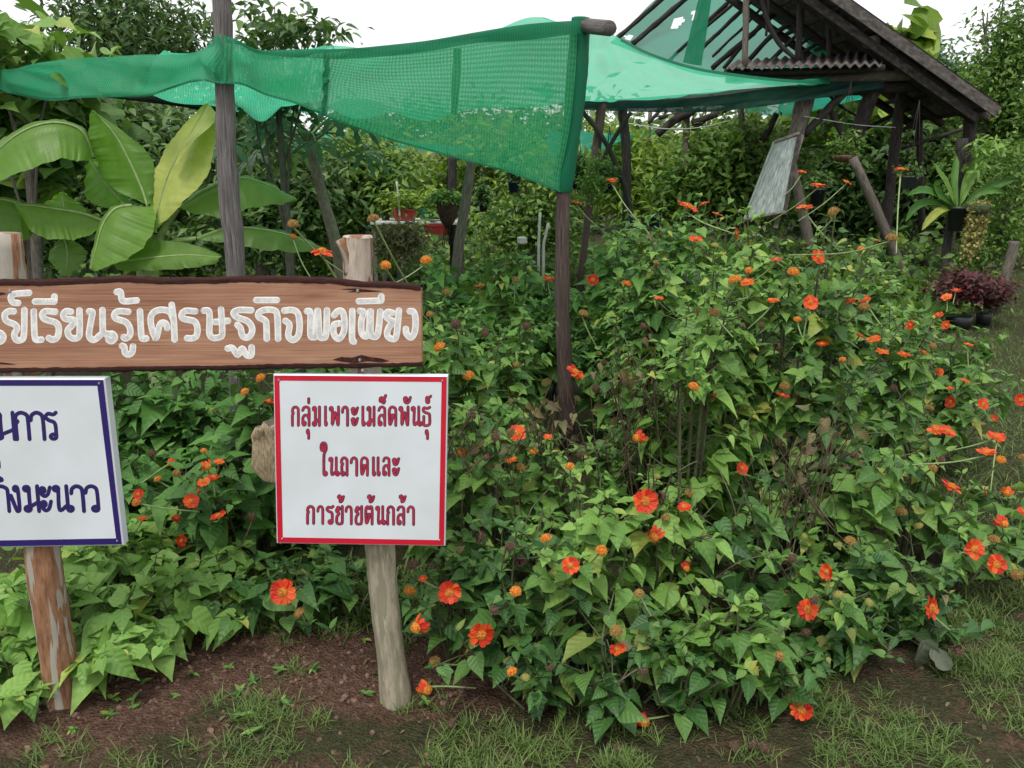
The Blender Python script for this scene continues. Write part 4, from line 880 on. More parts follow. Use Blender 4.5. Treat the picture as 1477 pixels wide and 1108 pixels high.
print('bush leaves', NL)
for i, (px, py, Y, rr_, n, key) in enumerate([(930, 540, 2.95, .2, 34, 'half dried'), (1170, 650, 2.6, .2, 30, 'brown twiggy'), (790, 590, 2.85, .18, 24, 'twiggy bush with dried'), (690, 640, 2.5, .16, 26, 'many brown')]):
    b = next((q for q in B if key in q['label']), B[18]); r = np.random.default_rng(900 + i); g = Geo(); c = P(px, py, Y)
    for k in range(n):
        e = c + r.normal(0, rr_ * .55, 3) * [1, .5, .8]; s0 = np.array([c[0] + r.normal(0, .1), c[1] + r.uniform(0, .2), max(.02, e[2] - r.uniform(.25, .6))]); g.add(*tube(smooth([s0, (s0 + e) / 2 + r.normal(0, .03, 3), e], 3), np.linspace(.0032, .0012, 7), 4, 0, False))
        if k % 2: e2 = e + r.normal(0, .05, 3) + [0, 0, -.02]; g.add(*tube([(s0 + e) / 2, e2], .0012, 3, 0, False))
    part('dead_stems', g, M['twig'], b['root'], kind='stuff')
    O = c + r.normal(0, rr_ * .5, (n, 3)) * [1, .5, .8]; X, Y_, Z = frames(r.normal(size=(n, 3)) * [1, 1, .5] - [0, 0, 1.2], r.normal(size=(n, 3)) + [0, -1, .2]); g = Geo(); g.add(*inst(T_bush[1], X, Y_, Z, r.uniform(.025, .05, n), O, r.uniform(size=n))); part('dried_leaves', g, M['dry'], b['root'], kind='stuff')

# ------------------------------------------------------------------ flower heads
def petal_geo(n=11, seed=0, cup=.12, ragged=.12):
    """list of n petals, unit radius, disc radius .3"""
    r = np.random.default_rng(seed); out = []
    for k in range(n):
        a = 6.283 * k / n + r.normal(0, .07); L = 1 - r.uniform(0, ragged); w = .26 * r.uniform(.85, 1.1); tz = cup + r.normal(0, .07); tw = r.normal(0, .12)
        rows = []; uv = []
        for t, ww in ((.16, .35), (.4, .8), (.65, 1.0), (.86, .86), (1.0, .38)):
            z = tz * t * t * 1.4 - .10 * max(0, t - .6) ; row = []
            for s in (-1, 0, 1): row.append([s * w * ww, L * (t - (.05 if s == 0 and t == 1 else 0)), z + (.05 * ww if s else 0) + s * tw * w]) ; uv.append((.5 + s * .5, t))
            rows.append(row)
        V = np.array(rows, float).reshape(-1, 3); c, s_ = math.cos(a), math.sin(a); V = V @ np.array([[c, s_, 0], [-s_, c, 0], [0, 0, 1]])
        V[:, 2] += .012 * (k % 2); out.append((V, [grid_faces(5, 3)], np.array(uv)))
    return out
def disc_geo(R, hgt, nf=70, seed=0, spike=.10):
    """dome studded with little florets"""
    r = np.random.default_rng(seed); g = Geo(); prof = [(R * math.sin(a), hgt * math.cos(a)) for a in np.linspace(1.75, .02, 7)]
    g.add(*lathe((0, 0, 0), prof, 12)); ga = 2.39996
    for k in range(nf):
        q = (k + .5) / nf; ph = math.acos(1 - q * 1.02); a = k * ga; n_ = np.array([math.sin(ph) * math.cos(a), math.sin(ph) * math.sin(a), math.cos(ph)])
        b = n_ * [R * .97, R * .97, hgt * .97]; t1 = unit(np.cross(n_, [.3, .2, .9])); t2 = np.cross(n_, t1); w = R * .15
        V = np.array([b + t1 * w, b + t2 * w, b - t1 * w, b - t2 * w, b + n_ * spike * r.uniform(.6, 1.3)]); g.add(V, [np.array([[0, 1, 4], [1, 2, 4], [2, 3, 4], [3, 0, 4]])])
    return g
def calyx_geo(R, seed=0, out=.25):
    g = Geo(); g.add(*lathe((0, 0, 0), [(.05, -.45), (.12, -.36), (R * .95, -.14), (R * 1.02, .02)], 10)); r = np.random.default_rng(seed)
    for k in range(9):
        a = 6.283 * k / 9 + r.normal(0, .1); c, s = math.cos(a), math.sin(a); rad = lambda q, z, w: [[c * q - s * w, s * q + c * w, z], [c * q + s * w, s * q - c * w, z]]
        V = np.array(rad(R * .9, -.12, .09) + rad(R * 1.15, -.05 + r.normal(0, .04), .08) + [[c * R * (1.3 + out), s * R * (1.3 + out), r.normal(0, .1)]])
        g.add(V, [np.array([[0, 1, 3, 2]]), np.array([[2, 3, 4]])])
    return g
HM = {}
def hm(key, fn):
    if key not in HM: HM[key] = fn()
    return HM[key]
def frame_from(n, spin):
    z = Vector(n).normalized(); x = z.orthogonal().normalized(); y = z.cross(x); m = Matrix((x, y, z)).transposed(); return m @ Matrix.Rotation(spin, 3, 'Z')
def link(name, me, parent, mb=None):
    o = bpy.data.objects.new(name, me); C.objects.link(o); o.parent = parent
    if mb is not None: o.matrix_basis = mb
    return o
FL = """408,854,38,f 648,855,34,f 694,915,38,f 616,995,28,d 601,905,32,d 823,816,26,f 891,936,24,s 931,723,36,f 746,625,26,f 738,664,16,s 790,630,12,s 919,632,24,d 943,775,28,d 987,731,20,s 1070,676,18,f 930,1042,26,d 1156,1025,34,s 1165,879,30,f 1343,877,34,f
1193,825,24,l 1405,792,30,f 1437,814,30,f 1372,702,32,s 1448,756,22,d 1422,652,28,s 1350,620,24,s 1366,622,26,s 1434,630,24,s 1418,583,16,f 1472,577,18,f 1432,606,14,f 1060,406,20,o 1078,408,20,s 1116,434,18,s 1169,437,22,f 1226,434,14,s 1247,432,16,s 1246,445,16,o
1260,489,20,s 1273,507,16,s 1240,484,14,s 1186,496,16,s 1304,511,18,s 1313,469,12,l 1333,508,13,s 1355,537,11,f 1392,549,12,s 1379,419,13,s 1365,428,14,s 1354,454,12,s 1365,469,12,l 1397,497,12,s 1371,580,15,l 1371,560,10,s 1031,571,8,l 1129,570,16,s 1132,558,14,o
1439,630,22,s 1420,710,18,l 1452,711,18,d 1476,738,16,s 882,260,18,s 833,293,14,s 992,298,34,s 1016,294,18,s 1034,309,14,s 1003,345,22,s 1061,337,18,l 1119,375,15,s 1180,371,22,f 1160,299,24,s 1180,267,20,s 1222,263,14,s 1300,245,22,s 1157,248,12,s 1203,307,16,o
1286,345,16,o 1265,347,10,s 1242,360,10,o 855,404,18,f 904,409,14,s 1144,394,16,o 1031,355,12,g 1080,391,11,o 946,380,9,o 615,377,16,o 791,402,18,s 830,537,30,s 950,430,13,s 900,543,16,o 744,405,11,o 692,412,14,s 644,423,12,o 620,454,10,o 635,502,17,o 676,543,16,o
744,527,9,o 656,467,15,b 841,454,14,o 1030,452,14,o 1008,452,12,b 1000,559,15,o 783,598,12,b 871,522,10,b 747,618,12,s 465,362,32,S 423,325,16,O 539,317,16,O 556,384,15,o 423,343,10,o 387,579,20,s 354,566,12,o 377,546,14,o 307,592,10,g 294,651,9,o 245,669,12,d
255,683,11,o 228,692,10,o 316,666,14,s 300,673,16,d 308,688,16,s 294,696,20,s 287,707,12,l 276,723,22,f 315,744,24,s 255,748,14,s 261,780,16,l 200,713,14,f 205,748,10,s 197,725,12,o 220,653,12,b 364,744,13,b 243,716,9,b 433,885,16,o 666,654,16,o 750,676,15,o
770,652,12,o 788,778,16,o 867,795,16,o 744,854,16,o 922,857,14,o 889,911,20,o 591,854,16,o 627,955,16,o 670,943,12,o 684,970,14,b 739,970,15,o 758,978,14,g 734,787,15,b 750,810,18,b 690,774,17,b 714,879,14,b 714,632,13,b 822,674,13,o 839,656,11,b 990,820,16,d
961,748,13,o 993,712,13,o 953,716,14,b 948,688,12,g 1047,905,14,o 1020,775,13,b 816,1015,12,b 597,817,16,b 927,965,14,b 1084,1072,14,B 1056,1079,15,B 895,1079,15,B 651,1045,12,b 792,960,12,b 1299,739,18,o 1226,782,18,o 1326,760,14,g 1443,664,13,o 1433,780,16,o
1467,829,18,o 1210,859,16,g 1253,870,14,g 1173,865,14,b 1143,805,12,b 1124,947,14,o 1163,911,12,b 1101,1077,13,B 1143,993,11,b 1344,676,14,o 1361,665,13,b 1260,758,11,b 1475,661,12,o 1381,936,16,b 890,608,9,b 1100,470,10,b 1290,560,11,b 1215,520,10,o 1150,462,11,o
610,835,12,s 612,600,10,b 680,600,12,b 700,660,11,b 790,1000,11,b 1285,930,12,b 1340,590,12,o 1345,500,10,o 1180,640,11,b 1230,655,12,b 1120,500,10,b 860,560,12,b 980,600,11,b 930,470,11,b 760,470,12,b 700,480,11,b 820,620,11,b""".split()
near_bush = np.array([[b['x'], b['y'], b['H']] for b in B])
fr = np.random.default_rng(77)
for e_, spec in enumerate(FL):
    px, py, d, ty = spec.split(','); px, py, d = float(px), float(py), float(d)
    rad = max(15, d * .8); m = inb & (np.hypot(ax - px, ay - py) < rad)
    true_w = .066 if ty in 'fslSd' else .034
    est = true_w * FPX / d
    if m.sum() > 3: depth = max(1.75, min(np.percentile(ad[m], 1.5) - .06, est * 1.5))
    else: depth = est
    if ty in 'SO': depth = 2.32 if py > 340 else 2.6       # those that stand clear above the plank
    if (px, py) == (1156, 1025): depth = proj(G(px, py, .05))[2]
    # back to a point at that camera depth
    u = (px - 738.5) / FPX; v = (554 - py) / FPX; pos = np.array([u * depth, depth * (cp + v * sp), CAMZ + depth * (-sp + v * cp)])
    if ty == 'B' or pos[2] < .03: pos = G(px, py, .02); depth = proj(pos)[2]
    R = d * depth / FPX / 2 * (1.08 if d > 17 else 1.2)
    dist = [np.min(np.linalg.norm((bb['tips'] - pos) * [1, .8, 1], axis=1) + np.maximum(0, bb['tips'][:, 2] - pos[2])) for bb in B]
    b = B[int(np.argmin(dist))]; root = b['root']; base = np.array([b['x'], b['y'], 0.0])
    tl = fr.normal(0, .25, 2)
    nrm = {'f': (tl[0] * .8, -.9, .5 + tl[1]), 's': (tl[0], -.22 + tl[1] * .4, 1), 'S': (.15, -.25, 1), 'd': (tl[0] * 2, -.8, -.1), 'l': (1.0 * np.sign(tl[0]), -.5, .3)}.get(ty, (tl[0] * 1.5, -.15 + tl[1], 1))
    if ty == 'b' or ty == 'B': nrm = (fr.normal(), fr.normal() - .5, fr.normal() * .7)
    n_ = unit(np.array(nrm, float)); R3 = frame_from(n_, fr.uniform(0, 6.28)); mb = (R3 * R).to_4x4(); mb.translation = Vector(pos - base)
    full = ty in 'fslSd'; hr = .34 if full else 1.0
    vseed = int(fr.integers(0, 4))
    name = 'flower' if full else {'o': 'flower_head', 'O': 'flower_head', 'g': 'flower_bud'}.get(ty, 'seed_head')
    if full: me = hm(('cx', vseed), lambda: calyx_geo(.34, vseed).mesh('calyx', M['stalk']))
    elif ty in 'bB': me = hm(('dh', vseed), lambda: disc_geo(.72, .8, 60, vseed, .42).mesh('seed_head', M['dryhead'], smooth=False))
    elif ty == 'g': me = hm(('gh', vseed), lambda: disc_geo(.7, .6, 40, vseed, .28).mesh('bud', M['greenhead'], smooth=False))
    else: me = hm(('oh', vseed), lambda: calyx_geo(.72, vseed, .1).mesh('calyx', M['stalk']))
    fo = link(name, me, root, mb)
    if full:
        n_old = ty == 'd'
        ps = petal_geo(11 if not n_old else 9, vseed, {'f': .1, 's': .05, 'S': -.12, 'd': -.5, 'l': .15}[ty], .12 if not n_old else .4)
        if d >= 22:
            for k, pz in enumerate(ps): link('petal', hm(('pt', ty, vseed, k), lambda: Geo().add(*pz).mesh('petal', M['petal'])), fo)
        else:
            def mkp():
                g = Geo()
                for pz in ps: g.add(*pz)
                return g.mesh('petals', M['petal'])
            o = link('petals', hm(('pts', ty, vseed), mkp), fo); o['kind'] = 'stuff'
        o = link('disc', hm(('dc', ty == 'd', vseed), lambda: disc_geo(.33 if ty != 'd' else .45, .22 if ty != 'd' else .45, 55, vseed, .11).mesh('disc', M['floret'], smooth=False)), fo)
    elif ty in 'oO': link('disc', hm(('od', vseed), lambda: disc_geo(.8, .75, 80, vseed, .22).mesh('disc', M['floret'] if vseed % 2 else M['floret_old'], smooth=False)), fo)
    # stalk down into the plant
    if ty != 'B':
        s0 = pos - n_ * R * (.42 if full else .3)
        tp_ = b['tips']; dd_ = tp_ - s0; cost = np.linalg.norm(dd_, axis=1) + 2.0 * np.maximum(0, dd_[:, 2] + .03) + .6 * np.maximum(0, -dd_[:, 1]); s2 = tp_[int(np.argmin(cost))].copy()
        gap = np.linalg.norm(s2 - s0)
        if gap > .42: s2 = s0 + (s2 - s0) * .42 / gap
        if s0[2] - s2[2] < .05: s2 = s0 + unit(s2 - s0 + [0, .1, -.12]) * min(gap, .16)
        s1 = s0 * .6 + s2 * .4 - n_ * gap * .04; s2[2] = max(s2[2], .01)
        g = Geo(); g.add(*tube(smooth([s0, s1, s2], 5), np.linspace(.0036, .0024, 11), 6, 0, False))
        part('flower_stalk', g, M['stalk'] if ty not in 'b' else M['twig'], root)
# ================================================================== BANANA PLANT
YN = 3.95
bp = G(215, 400, 0); bb = P(215, 400, YN); bb0 = np.array([bb[0], YN, 0.0])
ban = thing('banana_plant', bb0, 'young banana plant with broad leaves, one of them yellow and still furled', 'banana plant')
g = Geo(); g.add(*tube(smooth([bb0 - [0, 0, .05], bb0 + [.01, 0, .5], P(214, 405, YN), P(216, 372, YN), P(219, 345, YN)], 5), np.linspace(.075, .03, 21), 12, .03, True, 2)); part('pseudostem', g, M['stalk'], ban)
def ban_leaf(mid, e1, e2, y0, y1, o1, o2, mat='banana', petiole=True, torn=0, seed=0):
    """pixel polylines; depth y0 at base to y1 at tip; edges offset in depth by o1,o2"""
    n = 90; r = np.random.default_rng(seed)
    def line(l, off, ph):
        a = smooth(np.array(l, float), 8); q = np.linspace(0, len(a) - 1, n); a = np.stack([np.interp(q, np.arange(len(a)), a[:, k]) for k in (0, 1)], -1); t = np.linspace(0, 1, n)
        prof = np.sin(np.clip(t, 0, 1) * math.pi) ** .5
        return np.array([P(a[k, 0], a[k, 1], y0 + (y1 - y0) * t[k] + off * prof[k]) for k in range(n)])
    Mi, A_, B_ = line(mid, 0, 0), line(e1, o1, 1), line(e2, o2, 2); rows = []; uv = []
    t = np.linspace(0, 1, n); nz_ = unit(np.cross(A_[n // 2] - Mi[n // 2], Mi[-1] - Mi[0]))
    rip = r.normal(0, 1, (2, n)); rip = (rip + np.roll(rip, 1, 1) + np.roll(rip, -1, 1)) * (.001 if 'yellow' in mat else .0018) + (.002 if 'yellow' in mat else .006) * np.sin(t * 31 + r.uniform(0, 6))
    ln = np.linalg.norm(np.diff(Mi, axis=0), axis=1).sum()
    for k in range(n):
        row = []; u_ = []
        for s in (-1, -.75, -.5, -.25, 0, .25, .5, .75, 1):
            E = A_ if s < 0 else B_; a = abs(s); p = Mi[k] * (1 - a) + E[k] * a
            p = p + nz_ * (rip[0 if s < 0 else 1, k] * a * a + .022 * math.sin(a * 3.14) * (1 if s < 0 else -1) * .5)
            row.append(p); u_.append((.5 + s * .3, t[k]))
        rows.append(row); uv.append(u_)
    V, F, UV = loft(rows, uv); f = F[0]
    if seed in (4, 5):                            # the blade splits along its side veins
        cut = np.zeros(len(f), bool)
        for q in range(1):
            k0 = r.integers(20, 80); side = r.integers(0, 2); dp = r.integers(1, 4)
            for c_ in range(dp): cut[k0 * 8 + (c_ if side else 7 - c_)] = True
        f = f[~cut]
    g = Geo(); g.add(V, [f], UV); o = part('leaf', g, M[mat], ban)
    g = Geo(); g.add(*tube(Mi + nz_ * 0, np.linspace(.0075, .0015, n), 6, 0, False)); part('midrib', g, M['stalk'], o)
    if petiole:
        g = Geo(); g.add(*tube(smooth([P(217, 372, YN), (P(217, 350, YN) + Mi[0]) / 2 + [0, 0, -.01], Mi[0]], 5), np.linspace(.02, .011, 11), 8, 0, False)); part('petiole', g, M['stalk'], ban)
ban_leaf([(134, 226), (119, 190), (82, 177), (40, 186), (0, 214), (-60, 275)], [(133, 228), (116, 233), (90, 229), (60, 238), (20, 253), (-58, 285)], [(135, 224), (122, 186), (84, 173), (40, 180), (-4, 208), (-62, 270)], 3.9, 3.7, -.08, .22, seed=1, petiole=False)
ban_leaf([(213, 297), (203, 268), (184, 227), (164, 192), (134, 159)], [(208, 294), (158, 268), (137, 228), (126, 202), (132, 159)], [(219, 292), (226, 262), (217, 226), (191, 200), (136, 160)], 3.92, 4.0, .03, .03, seed=2)
ban_leaf([(224, 336), (230, 294), (246, 245), (270, 202), (300, 149)], [(219, 334), (216, 275), (226, 240), (252, 196), (295, 149)], [(230, 328), (264, 292), (298, 255), (309, 212), (317, 168)], 3.88, 3.98, .05, -.10, 'banana_yellow', True, seed=3)
g = Geo(); g.add(*loft(sheet([(250, 240, 3.86), (262, 214, 3.88), (280, 186, 3.92), (303, 152, 3.95)], [(255, 236, 3.80), (278, 205, 3.80), (300, 186, 3.84), (316, 168, 3.92)], 20, 6, 0, .006, 3))); part('furled_edge', g, M['banana_yellow'], ban)
ban_leaf([(258, 301), (292, 276), (341, 257), (384, 266), (427, 289)], [(262, 303), (318, 314), (350, 303), (385, 297), (424, 291)], [(256, 299), (290, 273), (341, 254), (386, 263), (429, 288)], 3.92, 4.15, -.10, .2, seed=4)
ban_leaf([(284, 344), (330, 329), (380, 331), (422, 341), (464, 358)], [(286, 348), (328, 350), (372, 359), (420, 364), (462, 362)], [(283, 342), (330, 327), (380, 328), (424, 338), (466, 356)], 3.9, 4.1, -.08, .2, seed=5)
ban_leaf([(165, 380), (220, 372), (270, 368), (319, 371)], [(172, 391), (232, 390), (280, 386), (317, 378)], [(196, 352), (228, 347), (278, 353), (318, 367)], 3.85, 3.7, -.05, .05, seed=6, petiole=False)
ban_leaf([(190, 296), (165, 302), (148, 325), (140, 352), (131, 389)], [(222, 297), (224, 325), (210, 352), (182, 374), (136, 391)], [(186, 294), (161, 299), (144, 322), (136, 350), (129, 387)], 3.88, 3.72, -.05, .12, seed=7)
ban_leaf([(152, 320), (118, 308), (77, 301), (48, 297), (22, 296)], [(150, 324), (125, 341), (90, 346), (50, 337), (23, 300)], [(153, 317), (118, 304), (77, 297), (48, 294), (21, 293)], 3.95, 3.8, -.06, .18, seed=8)
ban_leaf([(54, 327), (30, 297), (0, 288), (-34, 292)], [(52, 331), (36, 347), (2, 347), (-32, 338)], [(56, 323), (32, 293), (0, 284), (-34, 288)], 3.9, 3.8, -.04, .1, seed=9, petiole=False)
ban_leaf([(97, 330), (93, 302), (90, 276)], [(93, 328), (62, 302), (86, 277)], [(103, 328), (126, 306), (94, 278)], 4.05, 4.1, .02, .02, seed=10, petiole=False)
ban_leaf([(184, 300), (152, 264), (128, 230)], [(178, 306), (126, 288), (124, 238)], [(188, 294), (166, 252), (138, 230)], 4.05, 4.15, .02, .02, seed=11)
ban_leaf([(92, 340), (98, 366), (94, 398)], [(88, 342), (70, 370), (88, 398)], [(97, 340), (126, 366), (102, 398)], 4.0, 3.95, 0, 0, seed=12, petiole=False)

# ================================================================== TREES AND BACKGROUND PLANTS
def scatter_crown(g, blobs, n_cl, per, size, T, r, spread=.16, droop=.25, face=(0, -.35, .9)):
    """blobs: (centre, radii); leaf clusters thrown through their outer volume"""
    vol = np.array([b[1][0] * b[1][1] * b[1][2] for b in blobs]); pick = r.choice(len(blobs), n_cl, p=vol / vol.sum()); cc = []
    for k in pick:
        c, rd = blobs[k]; d = unit(r.normal(size=3)); lump = 1 + .22 * math.sin(d[0] * 7 + k) * math.sin(d[2] * 6 + k * 2) + r.normal(0, .06); cc.append(np.array(c) + d * np.array(rd) * (r.uniform(.25, 1) ** .45) * lump)
    cc = np.array(cc); cc[:, 2] = np.maximum(cc[:, 2], .05); fq = .16 / spread * 1.5
    kp = np.array([noise.noise(Vector(c * fq)) + .4 * noise.noise(Vector(c * fq * 2.3)) > -.08 for c in cc]) | (r.uniform(size=n_cl) < .18)
    if n_cl > 200: cc = cc[kp]; n_cl = len(cc)
    O = np.repeat(cc, per, 0) + r.normal(0, spread, (n_cl * per, 3)) * [1, 1, .7]
    N = len(O); Lr = r.normal(size=(N, 3)) * [1, 1, .35] - [0, 0, droop]; Nn = np.array(face) + r.normal(0, .42, (N, 3)); X, Y, Z = frames(Lr, Nn); S = size * r.uniform(.6, 1.3, N)
    tr = np.repeat(r.uniform(size=n_cl), per) * .6 + r.uniform(size=N) * .4; ki = r.integers(0, len(T), N)
    for k in range(len(T)):
        q = ki == k
        if q.any(): g.add(*inst(T[k], X[q], Y[q], Z[q], S[q], O[q], tr[q]))
    return cc
def tree(name, cat, label, px, Y, blobs_px, n_cl, per, size, mat, T=T_tree, trunk_r=.07, seed=0, group=None, lean=0, spread=.16, bark='bark', droop=.25, topfrac=.75, dz=.9):
    """blobs_px: (px,py,rx_px,ry_px[,dY]) crown masses seen at depth Y"""
    r = np.random.default_rng(seed); k = Y / FPX; blobs = []
    for b in blobs_px:
        yy = Y + (b[4] if len(b) > 4 else 0); c = P(b[0], b[1], yy); blobs.append((c, (b[2] * k, max(.25, b[2] * k * dz), b[3] * k)))
    ztop = max(b[0][2] for b in blobs); base = np.array([P(px, 250, Y)[0], Y, 0.0]); t = thing(name, base, label, cat, group)
    top = np.array([blobs[0][0][0], Y, ztop * topfrac]); pts = smooth([base - [0, 0, .1], base * .6 + top * .4 + [lean, 0, 0], top], 6)
    g = Geo(); g.add(*tube(pts, np.linspace(trunk_r, trunk_r * .45, len(pts)), 9, .07, True, seed)); part('trunk', g, M[bark], t)
    lim = Geo()
    for c, rd in blobs:
        s0 = pts[int(len(pts) * r.uniform(.45, .8))]
        for q in range(2):
            s0 = pts[int(len(pts) * (.45 if c[2] < ztop * .5 else r.uniform(.6, .95)))]; e = c + unit(r.normal(size=3)) * np.array(rd) * .5; e[2] = max(e[2], .1); lim.add(*tube(smooth([s0, (s0 + e) / 2 + r.normal(0, .06, 3), e], 4), np.linspace(trunk_r * .22, trunk_r * .07, 9), 6, .05, False))
    part('limbs', lim, M[bark], t, kind='stuff'); g = Geo(); scatter_crown(g, blobs, n_cl, per, size, T, r, spread, droop); part('crown', g, M[mat], t, kind='stuff'); return t, blobs
BG = 'trees closing off the view'
tree('tree', 'tree', 'dark feathery tree against the white sky at the top left', 200, 13, [(205, 45, 85, 45), (130, 25, 50, 50), (262, 72, 40, 22), (170, -20, 60, 40), (235, 20, 40, 34)], 420, 16, .17, 'tree_dark', T_long, .16, 1, BG, spread=.28)
tree('tree', 'tree', 'broad dark tree behind the banana plant', 120, 9.5, [(110, 190, 110, 70), (40, 230, 80, 80), (230, 190, 90, 60), (160, 280, 110, 70), (300, 215, 60, 60), (60, 330, 90, 50), (210, 340, 110, 40)], 1300, 16, .13, 'tree_dark', T_tree, .12, 2, BG, spread=.2)
tree('tree', 'tree', 'leafy tree between the grey pole and the papaya', 370, 8.8, [(360, 210, 60, 55), (400, 280, 70, 60), (340, 330, 70, 40), (430, 220, 50, 50), (300, 250, 50, 60)], 900, 16, .12, 'tree_dark', T_tree + T_long, .1, 3, BG, spread=.18)
tree('tree', 'tree', 'dense dark shrub right of the papaya trunk', 520, 9.9, [(520, 260, 60, 55), (470, 310, 60, 45), (535, 212, 40, 22), (480, 350, 50, 25)], 760, 16, .11, 'tree_mid', T_tree, .08, 4, BG, spread=.16)
tree('tree', 'tree', 'thin twigged tree peeping over the net left of centre', 410, 6.2, [(395, 60, 28, 22), (430, 45, 35, 16), (370, 20, 18, 18), (470, 48, 22, 8), (400, 15, 14, 10), (390, 120, 60, 40)], 130, 7, .10, 'tree_dark', T_bush[5:6] + T_tree, .05, 5, BG, spread=.07)
tree('tree', 'tree', 'yellow green broad leaved tree at the top left corner', 20, 4.9, [(20, 72, 60, 14), (5, 30, 22, 16), (85, 84, 30, 7), (-20, 90, 40, 30)], 34, 6, .15, 'bush', T_near[3:5], .05, 6, BG, spread=.16)
tree('tree', 'tree', 'dark broad leaved tree under the left end of the net', 10, 5.6, [(30, 170, 60, 40), (0, 120, 50, 40), (70, 150, 50, 20), (-30, 230, 70, 70)], 260, 10, .17, 'tree_mid', T_vine, .06, 7, BG, spread=.16)
tree('tree', 'tree', 'distant pale green tree beyond the nursery', 690, 15, [(690, 215, 60, 35), (640, 240, 60, 40), (740, 240, 55, 40), (600, 270, 60, 40), (700, 290, 80, 40)], 520, 14, .2, 'tree_lime', T_tree, .12, 8, BG, spread=.3)
tree('tree', 'tree', 'dark shrubbery hung with orchids behind the net corner', 770, 10.5, [(765, 270, 50, 40), (728, 300, 30, 45), (800, 320, 45, 35), (830, 270, 30, 45), (750, 335, 60, 25)], 420, 14, .09, 'tree_mid', T_tree, .08, 9, BG, spread=.14)
tree('tree', 'tree', 'ferny green tree seen under the hut beam', 940, 13.5, [(930, 235, 65, 34), (880, 250, 55, 34), (990, 240, 60, 40), (950, 280, 90, 35), (1050, 225, 60, 50), (870, 190, 26, 14)], 800, 14, .17, 'tree_lime', T_long, .12, 10, BG, spread=.26)
tree('tree', 'tree', 'climber clad tree right of the middle hut posts', 1060, 12.6, [(1050, 230, 60, 50), (1010, 270, 55, 35), (1100, 250, 55, 50), (1070, 300, 60, 25)], 800, 14, .14, 'tree_mid', T_tree, .1, 11, BG, spread=.22)
tree('tree', 'tree', 'large round leaved climber behind the hut gable', 1180, 15.5, [(1235, 190, 80, 50), (1150, 200, 60, 45), (1320, 190, 50, 60)], 240, 6, .33, 'tree_lime', T_round, .1, 12, BG, spread=.3)
tree('tree', 'tree', 'shadowy tree mass inside the back of the hut', 1250, 15, [(1240, 230, 80, 60), (1330, 220, 60, 70), (1180, 270, 60, 50), (1290, 300, 90, 50), (1380, 290, 50, 60)], 1300, 14, .17, 'tree_dark', T_tree, .14, 13, BG, spread=.3)
tree('tree', 'tree', 'tall dark tree with upright shoots at the right edge', 1420, 13.5, [(1420, 130, 45, 45), (1470, 130, 40, 70), (1450, 210, 60, 70), (1410, 270, 60, 60), (1470, 310, 50, 50), (1440, 65, 16, 45), (1470, 45, 13, 50), (1418, 30, 7, 34), (1455, -10, 6, 30), (1490, 60, 20, 60)], 2300, 13, .10, 'tree_mid', T_tree, .14, 14, BG, spread=.15, dz=.7)
tree('tree', 'tree', 'slim conical shrub behind the roof end, right', 1350, 16.5, [(1352, 80, 20, 26), (1345, 130, 45, 40), (1390, 160, 40, 40), (1215, 110, 18, 26), (1310, 90, 18, 30)], 600, 12, .17, 'tree_blue', T_tree, .12, 15, BG, spread=.22)
tree('tree', 'tree', 'low dark shrub under the right roof end beside the fern', 1430, 9.8, [(1450, 330, 22, 45), (1400, 365, 30, 20), (1460, 250, 25, 50)], 380, 12, .07, 'tree_mid', T_tree, .06, 16, BG, spread=.1)
tree('tree', 'shrub', 'grey brown shrub on the ground before the nursery table', 575, 7.2, [(575, 350, 30, 22), (590, 335, 20, 15)], 160, 10, .05, 'dry', T_tree, .03, 17, spread=.06)
tree('tree', 'tree', 'big round leaves sticking up behind the roof slope at the upper right', 1306, 15, [(1298, 62, 15, 13), (1322, 42, 12, 14), (1316, 75, 10, 16), (1270, 90, 18, 12)], 34, 5, .36, 'tree_lime', T_round, .05, 18, BG, spread=.12)
tree('tree', 'tree', 'big round leaves seen through the gable right of the king posts', 1195, 15, [(1196, 66, 11, 14), (1206, 84, 14, 10), (1180, 88, 14, 8)], 26, 5, .3, 'tree_lime', T_round, .05, 19, BG, spread=.1)
# papaya
r = np.random.default_rng(5)
t = thing('papaya_tree', (P(486, 340, 7.2)[0], 7.2, 0), 'papaya tree with a bare grey trunk leaning left under the net', 'papaya tree')
q, rd = px_path([(444, 190, 7.2, 12), (448, 215, 7.2, 14), (458, 255, 7.2, 15), (470, 300, 7.2, 16), (483, 345, 7.2, 17), (490, 380, 7.2, 18)], 6)
q = np.vstack([q, [q[-1, 0] + .02, 7.2, -.05]]); g = Geo(); g.add(*tube(q, np.append(rd, rd[-1]), 12, .04, True, 1)); part('trunk', g, M['bark_pale'], t)
g = Geo()
for k in range(20):
    a = r.uniform(0, 6.28); c = q[0] + [0, 0, -r.uniform(0, .12)]; L = r.uniform(.35, .75); e = c + np.array([math.cos(a) * L, math.sin(a) * L, r.uniform(-.12, .28)])
    pm = smooth([c, (c + e) / 2 + [0, 0, .08], e], 4); g.add(*tube(pm, np.linspace(.012, .006, 9), 5, 0, False), R=.5)
    d = unit(e - c); X, Y, Z = frames(np.array([[d[0], d[1], -.5]]), np.array([[0, -.3, 1.0]])); o = part('leaf', Geo().add(*inst(T_palm[0], X, Y, Z, [r.uniform(.26, .38)], e[None])), M['tree_blue'], t)
part('leaf_stalks', g, M['stalk'], t, kind='stuff')
